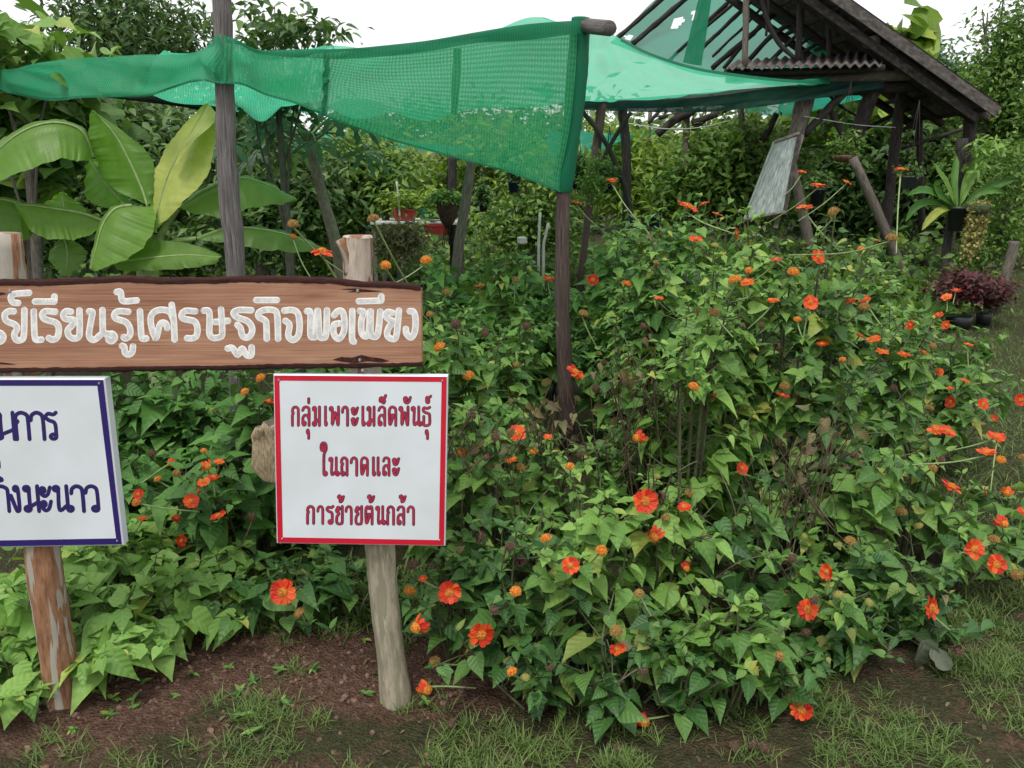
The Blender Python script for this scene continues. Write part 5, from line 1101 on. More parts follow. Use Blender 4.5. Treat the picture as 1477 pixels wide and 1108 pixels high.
# far backdrop of woods: reads as one mass
g = Geo(); bl = []; r = np.random.default_rng(42)
for px in range(-260, 1760, 60): 
    bl.append((P(px, 262, 21 + r.uniform(-1, 2)), (1.3, 1.0, 1.1 + r.uniform(0, .5)))); bl.append((P(px, 225 + r.uniform(-15, 8), 24), (1.3, 1.0, 1.1)))
    if px < 500 and not 300 < px < 500: bl.append((P(px, 160, 24), (1.5, 1, 1.6)))
    if 480 < px < 900: bl += [(P(px + 20, 196, 23), (1.3, 1, .75)), (P(px, 205, 25), (1.4, 1, .7))]
    if px > 1150: bl.append((P(px, 170, 24), (1.5, 1, 1.3)))
scatter_crown(g, bl, 5200, 12, .30, T_tree, r, .4); struct('far_woods', g, M['tree_dark'], 'stuff')
# shadowed undergrowth on the ground between the beds and the hut
g = Geo(); bl = []
for px, Y, h in [(x, Y, h) for x in range(80, 1400, 75) for Y, h in ((7.6, .25), (9.5, .3), (11.6, .45))]:
    if px > 1330 and Y < 8: continue
    if 500 < px < 850 and Y < 11: continue
    c = P(px, 300, Y); c[2] = h * .5; bl.append((c, (.35 * Y / 8, .6, h)))
scatter_crown(g, bl, 2600, 10, .12, T_tree + T_bush[:1], r, .18); struct('undergrowth', g, M['tree_mid'], 'stuff')
for i, (px, py, Y, h, w, mt, lab) in enumerate([(620, 372, 6.9, .48, .30, 'tree_lime', 'yellow green clump of strappy leaves below the coconut basket'), (563, 322, 7.6, .22, .16, 'tree_lime', 'yellowish palm seedling left of the red planter'), (1340, 396, 8.2, .35, .25, 'tree_mid', 'grassy clump between the bushes and the fern pot'), (1290, 392, 8.0, .32, .25, 'tree_lime', 'yellow tipped strappy plant left of the dark red plants'), (1395, 372, 9.4, .5, .22, 'tree_mid', 'bright leafy plant right of the trailing succulent')]):
    c = G(px, py + 12); c = np.array([P(px, py, Y)[0], Y, 0]); r = np.random.default_rng(60 + i); n = 46; a = r.uniform(0, 6.28, n); el_ = r.uniform(.35, 1.4, n)
    if h < .3: c[2] = .62
    Ld = np.stack([np.cos(a) * np.cos(el_), np.sin(a) * np.cos(el_), np.sin(el_)], -1); X, Y_, Z = frames(Ld, -np.stack([np.cos(a), np.sin(a), np.zeros(n)], -1) + [0, 0, 1.0]); T = leaf_t([(0, .03, 0), (.3, .075, .3), (.65, .06, .65), (1, .002, 1)], .25, .45)
    t = thing('strappy_plant', c, lab, 'plant', 'strappy plants')
    S = h * 1.25 * r.uniform(.6, 1.1, n); O = c + Ld * .02 + r.normal(0, .02, (n, 3)) * [1, 1, 0]
    for k in range(24): 
        g = Geo(); g.add(*inst(T, X[k:k + 1], Y_[k:k + 1], Z[k:k + 1], S[k:k + 1], O[k:k + 1], r.uniform(size=1))); part('leaf', g, M[mt], t)
    g = Geo(); g.add(*inst(T, X[24:], Y_[24:], Z[24:], S[24:], O[24:], r.uniform(size=n - 24))); part('inner_leaves', g, M[mt], t, kind='stuff')

# ================================================================== HUT
YH = 11.5
hut = thing('hut', (P(1100, 250, YH)[0], YH, 0), 'open pole hut with a steep old roof and green netting in its gable', 'hut')
def member(name, lst, mat='pole_dark', Y=None, jit=.07, ground=False, seed=0, sides=9):
    l = [(a[0], a[1], (a[3] if len(a) > 3 else Y), a[2]) for a in lst]; q, rd = px_path(l, 5)
    if ground: q = np.vstack([q, q[-1] + (q[-1] - q[-4]) / np.linalg.norm(q[-1] - q[-4]) * max(.02, (q[-1, 2] + .05) / max(.2, -(q[-1] - q[-4])[2] / np.linalg.norm(q[-1] - q[-4])))]); rd = np.append(rd, rd[-1])
    g = Geo(); g.add(*tube(q, rd, sides, jit, True, seed)); return part(name, g, M[mat], hut)
Ap, Er, El = P(1112, -75, YH - .7) + [0, .7, 0], P(1440, 158, YH - .7) + [0, .7, 0], P(688, 160, YH); back = np.array([0, 4.6, 0]); fwd = np.array([0, -.7, 0])
# right slope: corrugated sheets laid side by side from eave to ridge, seen from their edge and underside
sl = Er - Ap; nr = unit(np.cross(sl, [0, 1, 0])); nr = nr if nr[2] > 0 else -nr
for k in range(2):
    y0, y1 = -.7 + k * 1.08, -.7 + (k + 1) * 1.08 + .06; rows = []
    for s in np.linspace(0, 1.01, 26):
        rows.append([Ap + sl * s + [0, y, 0] + nr * (.04 + .02 * math.sin((y) * 2 * math.pi / .15) + .006 * (k % 2)) for y in np.linspace(y0, y1, 32)])
    g = Geo(); V, F, UV = loft(rows); V2 = V - nr * .012; m_ = len(V); g.add(np.vstack([V, V2]), [np.vstack([F[0], F[0][:, ::-1] + m_])], np.vstack([UV, UV])); part('roof_sheet', g, M['roof'], hut)
def plank_bar(name, A, B_, w, th, mat, up):
    """squared bar from A to B, width w along 'up', thickness th"""
    d = unit(B_ - A); u = unit(np.array(up) - (np.array(up) @ d) * d); s = np.cross(d, u); V = []
    for p in (A, B_):
        for a, b in ((-1, -1), (1, -1), (1, 1), (-1, 1)): V.append(p + s * th / 2 * a + u * w / 2 * b)
    L = np.linalg.norm(B_ - A); UV = [(0, 0), (.1, 0), (.2, 0), (.3, 0), (0, L), (.1, L), (.2, L), (.3, L)]
    g = Geo(); g.add(V, [np.array([[0, 3, 2, 1], [4, 5, 6, 7], [0, 1, 5, 4], [1, 2, 6, 5], [2, 3, 7, 6], [3, 0, 4, 7]])], UV); return part(name, g, M[mat], hut, smooth=False)
plank_bar('barge_board', Ap + fwd - nr * .03, Er + fwd + sl * .005 - nr * .03, .13, .03, 'roof_edge', nr)
plank_bar('barge_board', Ap + fwd - nr * .19 + [0, .12, 0], Er + fwd - sl * .03 - nr * .19 + [0, .12, 0], .10, .05, 'pole_dark', nr)
for k, yy in enumerate((-.3, .5, 1.3)):
    a = Ap + [0, yy, 0] - nr * .13; b = Er + [0, yy, 0] - nr * .13; g = Geo(); g.add(*tube(smooth([a, (a + b) / 2 - nr * .03, b], 6), .055, 8, .08, True, k)); part('rafter', g, M['pole_dark'], hut)
for k in range(8):
    a = Ap + sl * (.06 + k * .13) - nr * .05; g = Geo(); g.add(*tube(smooth([a + fwd, a + [0, .4, -.02], a + [0, 1.45, 0]], 6), .03, 7, .1, True, 30 + k)); part('purlin', g, M['pole_dark'], hut)
# left slope: net stretched over crooked purlins
r = np.random.default_rng(3)
W = sheet([(952, -6, 15.2), (1000, -50, 14.6), (1070, -110, 13.8), (1150, -90, 13.2), (1185, -10, 12.8), (1240, 62, 12.6)], [(880, 62, 14.6), (950, 88, 14.1), (1010, 108, 13.7), (1075, 112, 13.2), (1160, 104, 12.8), (1238, 74, 12.6)], 90, 40, 0, .04, 3, 10)
V, F, UV = loft(W)
f = F[0]; cen = V[f].mean(1); ppx, ppy, _ = proj(cen)       # worn holes
hole = (np.hypot((ppx - 977 + (ppy - 33) * .6) / 8, (ppy - 33) / 9) < 1) | (np.hypot((ppx - 1003) / 5, (ppy - 22) / 7) < 1) | (np.hypot((ppx - 907) / 6, (ppy - 54) / 3) < 1)
g = Geo(); g.add(V, [f[~hole]], UV); part('gable_net', g, M['net_gable'], hut)
def dY(x): return float(np.interp(x, [880, 960, 1070, 1150, 1240], [14.7, 14.5, 13.3, 12.8, 12.4])) - .25
for k, (w, l) in enumerate([(7, [(890, 55), (902, 45), (951, 2), (990, -34)]), (8, [(912, 64), (945, 36), (987, 0), (1020, -28)]), (5, [(965, 88), (996, 58), (1060, 4)]), (6, [(1019, 33), (1054, 0), (1080, -24)]), (6, [(1014, 68), (1042, 42), (1072, 13), (1100, -12)]), (4, [(1028, 82), (1050, 60), (1070, 42), (1099, 11)]), (8, [(1028, 98), (1070, 62), (1097, 38), (1137, 0), (1160, -22)]), (6, [(1044, 98), (1056, 84), (1070, 66)]), (7, [(1077, 90), (1114, 51), (1148, 29), (1168, 9), (1190, -16)]), (6, [(1107, 92), (1146, 54), (1180, 22), (1190, 10)]), (5, [(1152, 80), (1190, 56), (1206, 48)]), (5, [(1155, 64), (1190, 36), (1200, 30)])]):
    q, rd = px_path([(a, b, dY(a), w) for a, b in l], 5); g = Geo(); g.add(*tube(q, rd, 7, .16, True, 50 + k)); part('rafter_stick', g, M['pole_dark'], hut)
W = sheet([(1014, -30, 11.0), (1022, -30, 11.0), (1030, -30, 11.0)], [(985, 90, 11.0), (998, 93, 11.0), (1012, 95, 11.0)], 8, 16, 0, .03, 3, 10); net_part('hanging_net', W, M['net_hem'], hut)
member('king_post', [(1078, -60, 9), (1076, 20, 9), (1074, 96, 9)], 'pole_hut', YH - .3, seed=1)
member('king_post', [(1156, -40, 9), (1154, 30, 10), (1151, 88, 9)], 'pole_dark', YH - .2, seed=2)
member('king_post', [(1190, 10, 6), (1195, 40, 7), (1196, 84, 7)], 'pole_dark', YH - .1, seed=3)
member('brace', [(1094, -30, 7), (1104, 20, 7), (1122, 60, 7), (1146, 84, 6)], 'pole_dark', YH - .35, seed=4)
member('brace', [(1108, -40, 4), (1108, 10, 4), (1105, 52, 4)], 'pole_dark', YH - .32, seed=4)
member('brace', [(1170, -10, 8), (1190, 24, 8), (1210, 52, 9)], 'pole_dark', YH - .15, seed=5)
# lean-to strip of corrugated sheet above the tie beam
rows = []
nx = 150
for k in range(nx):
    s = k / (nx - 1); a = P(1046 + (1272 - 1046) * s, 99 - 5 * s, 10.7); b = P(1062 + (1275 - 1062) * s, 88 - 16 * s, 12.2); w = .022 * math.sin(s * 2 * math.pi * 16); rows.append([a + [0, 0, w], a * .5 + b * .5 + [0, 0, w], b + [0, 0, w]])
for k0, k1 in ((0, 52), (50, 102), (100, 150)):
    g = Geo(); V, F, UV = loft(rows[k0:k1]); m_ = len(V); V = V + [0, 0, .004 * (k0 % 100) / 50]; g.add(np.vstack([V, V - [0, 0, .012]]), [np.vstack([F[0], F[0][:, ::-1] + m_])], np.vstack([UV, UV])); part('lean_to_sheet', g, M['roof'], hut)
member('tie_beam', [(1045, 104, 9), (1160, 103, 10), (1275, 98, 10)], 'pole_dark', 10.9, seed=6)
member('tie_beam', [(1048, 112, 14), (1180, 112, 15), (1330, 108, 16)], 'pole_hut', 11.2, seed=7)
member('tie_beam', [(840, 152, 10, 10.5), (1000, 148, 13, 11.0), (1150, 133, 18, 11.3), (1340, 122, 20, 11.4)], 'pole_dark', seed=8)
member('tie_beam', [(1268, 60, 12), (1320, 98, 13), (1372, 132, 12)], 'pole_dark', 11.0, seed=9)
member('log_end', [(1246, 62, 17, 11.3), (1262, 60, 17, 10.9)], 'pole_hut', seed=10, jit=.03)
member('wall_plate', [(1290, 100, 12, 11.2), (1380, 140, 14, 11.2), (1425, 168, 13, 11.2)], 'pole_hut', seed=11)
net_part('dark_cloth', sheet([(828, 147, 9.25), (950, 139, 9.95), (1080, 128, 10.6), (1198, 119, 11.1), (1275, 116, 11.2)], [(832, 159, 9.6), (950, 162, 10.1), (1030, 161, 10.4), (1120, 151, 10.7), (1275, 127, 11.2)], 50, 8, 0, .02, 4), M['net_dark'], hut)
net_part('back_net', sheet([(1035, 140, 14.5), (1100, 132, 14.5), (1180, 126, 14.5), (1275, 120, 14.5)], [(1045, 153, 14), (1085, 165, 14), (1165, 162, 14), (1275, 132, 14)], 30, 10, 0, .05, 5), M['net_far'], hut)
# posts and struts
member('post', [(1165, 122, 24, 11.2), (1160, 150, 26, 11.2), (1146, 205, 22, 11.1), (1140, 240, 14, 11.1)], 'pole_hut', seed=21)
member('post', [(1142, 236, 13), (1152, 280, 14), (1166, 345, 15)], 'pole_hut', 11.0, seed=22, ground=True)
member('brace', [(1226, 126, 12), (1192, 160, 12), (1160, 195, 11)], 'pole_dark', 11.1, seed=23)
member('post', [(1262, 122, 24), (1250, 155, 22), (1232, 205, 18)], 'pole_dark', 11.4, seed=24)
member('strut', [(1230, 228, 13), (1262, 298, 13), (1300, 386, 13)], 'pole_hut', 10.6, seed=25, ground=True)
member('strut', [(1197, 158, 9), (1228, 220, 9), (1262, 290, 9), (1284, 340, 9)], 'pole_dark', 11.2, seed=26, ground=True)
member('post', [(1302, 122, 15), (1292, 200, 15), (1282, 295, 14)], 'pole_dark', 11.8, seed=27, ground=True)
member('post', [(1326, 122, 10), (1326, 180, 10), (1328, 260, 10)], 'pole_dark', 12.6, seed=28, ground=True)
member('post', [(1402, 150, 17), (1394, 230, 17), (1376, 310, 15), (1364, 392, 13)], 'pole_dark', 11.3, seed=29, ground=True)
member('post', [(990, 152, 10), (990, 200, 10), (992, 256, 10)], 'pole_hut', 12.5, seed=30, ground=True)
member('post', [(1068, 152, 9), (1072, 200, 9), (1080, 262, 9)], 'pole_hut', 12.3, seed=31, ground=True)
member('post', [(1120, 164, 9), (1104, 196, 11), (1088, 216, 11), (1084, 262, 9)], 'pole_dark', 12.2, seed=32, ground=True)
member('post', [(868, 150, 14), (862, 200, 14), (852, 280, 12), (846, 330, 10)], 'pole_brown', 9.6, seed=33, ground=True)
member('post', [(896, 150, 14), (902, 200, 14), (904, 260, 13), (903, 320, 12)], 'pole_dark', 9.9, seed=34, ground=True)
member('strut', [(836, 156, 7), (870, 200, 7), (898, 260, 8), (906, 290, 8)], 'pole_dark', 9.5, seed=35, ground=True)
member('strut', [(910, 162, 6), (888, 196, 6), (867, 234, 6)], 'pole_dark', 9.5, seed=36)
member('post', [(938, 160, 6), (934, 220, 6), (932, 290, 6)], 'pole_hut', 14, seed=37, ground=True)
for l, w in (([(948, 194), (975, 172), (1000, 160)], 12), ([(998, 178), (1030, 166), (1060, 152)], 9), ([(998, 188), (1020, 172), (1045, 160)], 5), ([(935, 178), (950, 162), (962, 152)], 5), ([(950, 170), (980, 164), (1010, 158)], 6), ([(1285, 200), (1330, 170), (1378, 145)], 6), ([(1240, 190), (1290, 165), (1330, 150)], 6), ([(1300, 215), (1345, 200), (1392, 185)], 5), ([(1196, 138), (1215, 155), (1240, 170)], 4)):
    member('purlin_end', [(a, b, w) for a, b in l], 'pole_dark', 12.4, seed=int(l[0][0]), jit=.14)
g = Geo(); g.add(*tube(smooth([P(1160, 168, 11), P(1235, 180, 11.2), P(1292, 184, 11.4)], 6), .006, 5)); part('line', g, M['wire'], hut)
g = Geo(); g.add(*tube(smooth([P(905, 178, 12), P(960, 186, 12), P(1010, 184, 12), P(1060, 172, 12.2)], 6), .007, 5)); part('line', g, M['wire'], hut)
g = Geo(); g.add(*tube(smooth([P(1418, 46, 13), P(1430, 30, 13), P(1446, 0, 13), P(1462, -30, 13)], 6), .008, 5)); single('overhead_wire', g, M['pole_dark'], 'thin dark wire crossing the sky above the tree at the top right', 'wire')

# leaning board
t = thing('leaning_board', P(1095, 318, 10.2) * [1, 1, 0], 'tall chalky grey framed board leaning against a hut post', 'board')
TL, TR, BR, BL = P(1116, 206, 10.5), P(1153, 193, 10.5), P(1132, 306, 9.9), P(1073, 318, 9.9)
n_ = unit(np.cross(TR - TL, BL - TL)); n_ = n_ if n_[1] < 0 else -n_
g = Geo(); rows = [[TL * (1 - u) * (1 - v) + TR * u * (1 - v) + BL * (1 - u) * v + BR * u * v for v in np.linspace(0, 1, 12)] for u in np.linspace(0, 1, 8)]
V, F, UV = loft(rows); m_ = len(V); g.add(np.vstack([V, V - n_ * .03]), [np.vstack([F[0], F[0][:, ::-1] + m_])], np.vstack([UV, UV])); part('panel', g, M['board'], t)
def rail(A, B_, w, name='frame_rail', mat='pole_hut', par=None):
    d = unit(B_ - A); s = np.cross(d, n_); V = [p + s * w / 2 * a + n_ * b for p in (A, B_) for a, b in ((-1, -.02), (1, -.02), (1, .02), (-1, .02))]
    L = np.linalg.norm(B_ - A); g = Geo(); g.add(V, [np.array([[0, 3, 2, 1], [4, 5, 6, 7], [0, 1, 5, 4], [1, 2, 6, 5], [2, 3, 7, 6], [3, 0, 4, 7]])], [(0, 0), (.1, 0), (.2, 0), (.3, 0), (0, L), (.1, L), (.2, L), (.3, L)]); part(name, g, M[mat], par or t, smooth=False)
rail(TL, TR, .035); rail(TR, BR + (BR - TR) * .04, .05, mat='pole_dark'); rail(BR, BL, .03); rail(TL, BL, .025, mat='board')
rail(P(1157, 196, 10.55), P(1118, 330, 9.95), .05, 'prop')

# ================================================================== NURSERY
def potted(name, px, py_top, Y, w_px, h_px, mat, label, cat='pot', foliage=None, fh=.2, fn=60, fsz=.06, shape='pot', hang=False, fmat='tree_mid', T=T_tree, group=None):
    k = Y / FPX; c = P(px, py_top, Y); R = w_px * k / 2; H = h_px * k; t = thing(name, c - [0, 0, H], label, cat, group)
    prof = {'pot': [(.02, -H), (R * .72, -H), (R * .95, -H * .12), (R * 1.05, -H * .12), (R * 1.05, 0), (R * .92, 0), (R * .9, -H * .15), (.01, -H * .2)], 'bowl': [(.01, -H), (R * .5, -H * .9), (R * .9, -H * .4), (R, 0), (R * .93, 0), (R * .8, -H * .3), (.01, -H * .4)]}[shape]
    g = Geo(); g.add(*lathe(c, prof, 20)); part('body', g, M[mat], t)
    if foliage is None or foliage:
        g = Geo(); r = np.random.default_rng(int(px * 7 + py_top)); scatter_crown(g, [(c + [0, 0, fh * .45], (R * 1.25, R * 1.25, fh * .6))], fn, 6, fsz, T, r, R * .3, .1); part('foliage', g, M[fmat], t, kind='stuff')
    if hang:
        g = Geo(); 
        for a in (0, 2.1, 4.2): g.add(*tube([c + [R * math.cos(a), R * math.sin(a), 0], c + [0, 0, hang]], .004, 4))
        part('hanger', g, M['pole_dark'], t, kind='stuff')
    return t
# table
t = thing('nursery_table', P(590, 330, 8.6) * [1, 1, 0], 'pale topped nursery table holding the red and green planters', 'table')
A_, B_ = P(535, 319, 8.6), P(665, 319, 8.6); g = Geo(); g.add(*box((A_ + B_) / 2 + [0, .3, -.02], (B_[0] - A_[0], .7, .035), 0, .006)); part('table_top', g, M['table'], t, smooth=False)
for dx in (.03, .97):
    for dy in (0, .58): g = Geo(); q = A_ * (1 - dx) + B_ * dx; g.add(*box((q[0], q[1] + dy, (q[2] - .04) / 2), (.04, .04, q[2] - .04))); part('leg', g, M['pole_hut'], t, smooth=False)
def planter(px, py, Y, w, h, mat, label, fm='tree_lime', fn=60):
    k = Y / FPX; c = P(px, py, Y); W, H = w * k, h * k; t = thing('planter', c - [0, 0, H], label, 'planter', 'rectangular planters'); g = Geo()
    V = [(c + [sx * W / 2 * q, sy * .09 * q + .1, z]) for q, z in ((.86, -H), (1, -.02)) for sx, sy in ((-1, -1), (1, -1), (1, 1), (-1, 1))]
    V += [(c + [sx * W / 2 * q, sy * .09 * q + .1, z]) for q, z in ((1.06, -.02), (1.06, 0), (.94, 0), (.92, -.03)) for sx, sy in ((-1, -1), (1, -1), (1, 1), (-1, 1))]
    F = [[3, 2, 1, 0], [20, 21, 22, 23]] + [[k_ * 4 + j, k_ * 4 + (j + 1) % 4, k_ * 4 + 4 + (j + 1) % 4, k_ * 4 + 4 + j] for k_ in range(5) for j in range(4)]
    g.add(V, [np.array(F)]); part('body', g, M[mat], t, smooth=False); g = Geo(); r = np.random.default_rng(int(px)); scatter_crown(g, [(c + [0, .1, .07], (W * .55, .15, .12))], fn, 6, .07, T_tree, r, .04, .0); part('foliage', g, M[fm], t, kind='stuff')
planter(582, 302, 8.6, 30, 17, 'pot_red', 'red tapering planter on the nursery table')
planter(623, 300, 8.6, 34, 16, 'pot_green', 'dark green planter on the nursery table beside the coconut basket')
planter(628, 324, 8.3, 34, 14, 'pot_red', 'red planter below the table edge under the green one', fn=6)
potted('flower_pot', 556, 304, 8.8, 14, 14, 'pot_black', 'small black pot at the left end of the nursery table', foliage=True, fmat='tree_lime')
tcb = thing('hanging_basket', P(645, 326, 7.6), 'brown coir husk basket hanging before the nursery table with plants on top', 'basket')
c = P(645, 288, 7.6); k = 7.6 / FPX; g = Geo(); g.add(*lathe(c, [(.01, -38 * k), (5 * k, -37 * k), (10 * k, -30 * k), (14 * k, -18 * k), (15.5 * k, -8 * k), (13 * k, 0), (9 * k, 1 * k)], 24, .05)); part('husk', g, M['coir'], tcb)
g = Geo(); r = np.random.default_rng(8)
for q in range(8): a = r.uniform(0, 6.28); g.add(*tube(smooth([c + [.02 * math.cos(a), .02 * math.sin(a), -36 * k], c + [.03 * math.cos(a) - .01, .02, -48 * k], c + [.04 * math.cos(a) - .02, .02, -62 * k - r.uniform(0, .03)]], 3), .004, 4))
part('fibres', g, M['coir'], tcb, kind='stuff'); g = Geo(); scatter_crown(g, [(c + [0, 0, .02], (.16, .14, .06))], 60, 6, .06, T_tree, r, .03, .1); part('foliage', g, M['tree_mid'], tcb, kind='stuff')
g = Geo(); g.add(*tube([c + [0, 0, 0], c + [.02, 0, .9]], .004, 4)); part('hanger', g, M['pole_dark'], tcb)
potted('hanging_pot', 741, 262, 9.2, 17, 15, 'pot_blue', 'navy hanging pot below the net at its lowest corner', hang=.6, fmat='tree_dark')
potted('hanging_pot', 697, 292, 9.0, 13, 13, 'pot_black', 'black hanging pot among the orchids left of the brown pole', hang=.5, fmat='tree_dark')
potted('hanging_pot', 832, 248, 9.4, 18, 24, 'pot_black', 'round dark pot just right of the brown net pole', hang=.5, fmat='tree_dark')
potted('hanging_pot', 877, 262, 9.4, 20, 16, 'pot_black', 'dark bowl hung between the two left hut posts', hang=.6, fmat='tree_dark')
potted('flower_pot', 946, 312, 7.0, 17, 20, 'pot_blue', 'dark blue pot standing among the back bushes', foliage=False)
potted('hanging_bowl', 1217, 224, 10.8, 34, 10, 'pot_brown', 'brown clay bowl with drooping greenery hung on the hut post', shape='bowl', fh=.25, fn=70, hang=.9, fmat='tree_mid')
potted('hanging_pot', 1313, 254, 10.4, 26, 17, 'pot_grey', 'grey hanging pot left of the big fern', fh=.12, hang=.9, fmat='tree_dark')
potted('hanging_pot', 1180, 272, 10.2, 22, 24, 'pot_black', 'black pot in the hut right of the leaning board', fmat='tree_dark')
pole('prop_post', [(681, 225, 6.8, 14), (672, 290, 6.8, 15), (663, 345, 6.8, 15), (659, 380, 6.8, 15)], M['pole_hut'], 'slanting grey post just right of the coconut basket', 'post', 'nursery posts', seed=3)
pole('prop_post', [(653, 226, 9.0, 13), (652, 260, 9.0, 13), (653, 300, 9.0, 13)], M['pole_dark'], 'dark upright post behind the coconut basket', 'post', 'nursery posts', seed=4)
for i, (l, w, lab) in enumerate([([(779, 306), (777, 350)], 4, 'thin white stake left of the brown net pole, upright'), ([(791, 322), (784, 352)], 4, 'short white stake leaning beside the brown net pole'), ([(572, 262), (575, 290), (577, 320)], 3, 'thin post behind the nursery table')]):
    g = Geo(); q, rd = px_path([(a, b, 8.6, w) for a, b in l], 4); q = np.vstack([q, [q[-1, 0], q[-1, 1], 0]]); g.add(*tube(q, np.append(rd, rd[-1]), 8)); single('stake', g, M['table'], lab, 'stake', 'thin garden stakes')
g = Geo(); c = P(753, 347, 8.4); g.add(*box(c, (.09, .08, .075), .3, .012)); single('white_block', g, M['table'], 'small off white block lying beyond the bushes left of the brown pole', 'block', smooth=False)
fn = thing('shade_net', P(880, 205, 12), 'turquoise shade net far off to the right of the brown pole', 'shade net', 'green shade nets')
net_part('sheet', sheet([(790, 189, 12), (850, 190, 13), (900, 190, 14), (946, 190, 15)], [(790, 232, 10.6), (838, 224, 10.8), (880, 210, 11.8), (942, 194, 14.8)], 30, 10, 0, .04, 41), M['net_far'], fn)
fn = thing('shade_net', P(560, 205, 12), 'turquoise shade net far off behind the papaya tree', 'shade net', 'green shade nets')
net_part('sheet', sheet([(400, 188, 12.5), (500, 190, 13), (600, 205, 13), (690, 214, 14)], [(400, 236, 11.6), (480, 232, 11.8), (560, 214, 12.4), (650, 222, 13.5)], 30, 10, 0, .05, 42), M['net_far'], fn)
t = thing('shed', P(600, 240, 17) * [1, 1, 0], 'small far shed with a grey brown tin roof beyond the papaya', 'shed')
rows = [[P(570 + 75 * s, 214 + 2 * s, 19) + [0, 0, .02 * math.sin(s * 90)], P(552 + 75 * s, 238 + 2 * s, 16) + [0, 0, .02 * math.sin(s * 90)]] for s in np.linspace(0, 1, 90)]
g = Geo(); V, F, UV = loft(rows); m_ = len(V); g.add(np.vstack([V, V - [0, 0, .03]]), [np.vstack([F[0], F[0][:, ::-1] + m_])], np.vstack([UV, UV])); part('roof', g, M['roof'], t)
for px, Y in ((556, 16.1), (622, 16.1), (575, 18.9), (640, 18.9)): c = P(px, 236, Y); g = Geo(); g.add(*box((c[0], Y, c[2] / 2 - .05), (.1, .1, c[2] - .1))); part('post', g, M['pole_hut'], t, smooth=False)

# bird's nest fern on its post
YF = 9.4; c = P(1382, 300, YF); k = YF / FPX
t = potted('fern_pot', 1382, 298, YF, 27, 34, 'pot_black', 'black pot fixed on a post by the hut end, holding the big fern', foliage=False)
pole('fern_post', [(1388, 200, YF + .22, 16), (1380, 280, YF + .2, 14), (1368, 340, YF + .15, 12), (1363, 390, YF + .1, 12)], M['pole_dark'], 'dark post carrying the big fern and the trailing succulent', 'post', seed=7)
t = thing('birds_nest_fern', c, 'big bird nest fern with long strap fronds spreading from its pot', 'fern'); r = np.random.default_rng(2)
fr_ = [[(1378, 298), (1365, 265), (1355, 250), (1346, 236)], [(1384, 298), (1400, 262), (1415, 240), (1432, 226)], [(1386, 298), (1420, 275), (1445, 265), (1472, 258)], [(1374, 300), (1355, 305), (1340, 318), (1330, 332)], [(1376, 298), (1350, 280), (1330, 275), (1310, 282)], [(1384, 298), (1392, 262), (1408, 235), (1420, 222)], [(1388, 300), (1410, 280), (1432, 276), (1450, 280)], [(1372, 298), (1360, 288), (1350, 268), (1362, 262)], [(1380, 298), (1376, 262), (1378, 240), (1380, 214)], [(1374, 300), (1340, 292), (1320, 300), (1306, 320)]]
for j, l in enumerate(fr_):
    a = smooth(np.array(l, float), 6); n = len(a); dy = r.uniform(-.25, .25); mid = np.array([P(x, y, YF + dy * i / n) for i, (x, y) in enumerate(a)]); tg = unit(np.gradient(mid, axis=0)); w = np.sin(np.clip(np.linspace(.08, 1, n), 0, 1) * 3.1) ** .7 * 6.2 * k * r.uniform(.8, 1.1); sd_ = unit(np.cross(tg, [0.1, -.8, .45]))
    rows = [[mid[i] - sd_[i] * w[i] + [0, -.02, .012], mid[i] - sd_[i] * w[i] * .5, mid[i] + [0, .006, -.01], mid[i] + sd_[i] * w[i] * .5, mid[i] + sd_[i] * w[i] + [0, .0, .012 + .006 * math.sin(i * 2.1)]] for i in range(n)]
    uv = [[(.5 + s, i / n) for s in (-.4, -.2, 0, .2, .4)] for i in range(n)]; g = Geo(); g.add(*loft(rows, uv), R=.55 + .04 * j); part('frond', g, M['vine' if j in (4, 8, 9, 7) else 'bush'], t)
t = thing('trailing_succulent', P(1412, 292, YF - .1), 'yellow green beaded succulent trailing in long strings beside the fern', 'hanging plant')
g = Geo(); c = P(1412, 292, YF - .1); n = 64; T = leaf_t([(0, .1, 0), (.5, .45, .5), (1, .1, 1)], .4, .3); O = []; 
for q in range(n):
    a = r.uniform(0, 6.28); rr = r.uniform(0, 17) * k; L = r.uniform(40, 96) * k * (1 - .2 * rr / (17 * k)); x0 = c + [rr * math.cos(a), rr * math.sin(a) * .6, 0]
    for z in np.arange(0, L, .022): O.append(x0 + [r.normal(0, .008) - .05 * z, r.normal(0, .008), -z])
O = np.array(O); N = len(O); X, Y_, Z = frames(r.normal(size=(N, 3)) - [0, .3, .6], r.normal(size=(N, 3)) + [0, -1, .4]); g.add(*inst(T, X, Y_, Z, np.full(N, .034), O, r.uniform(size=N))); part('strings', g, M['bead'], t, kind='stuff')
g = Geo(); g.add(*lathe(c + [0, 0, -.06], [(.01, -.08), (.1, -.06), (.13, .03), (.01, .06)], 14)); part('root_ball', g, M['moss'], t)
t = thing('pale_orchid', P(1425, 215, YF), 'pale green drooping orchid fixed high on the fern post', 'plant'); g = Geo(); scatter_crown(g, [(P(1422, 212, YF), (.17, .12, .10)), (P(1410, 235, YF), (.1, .08, .08))], 26, 5, .11, T_long, r, .05, .3); part('leaves', g, M['bush_pale'], t, kind='stuff')
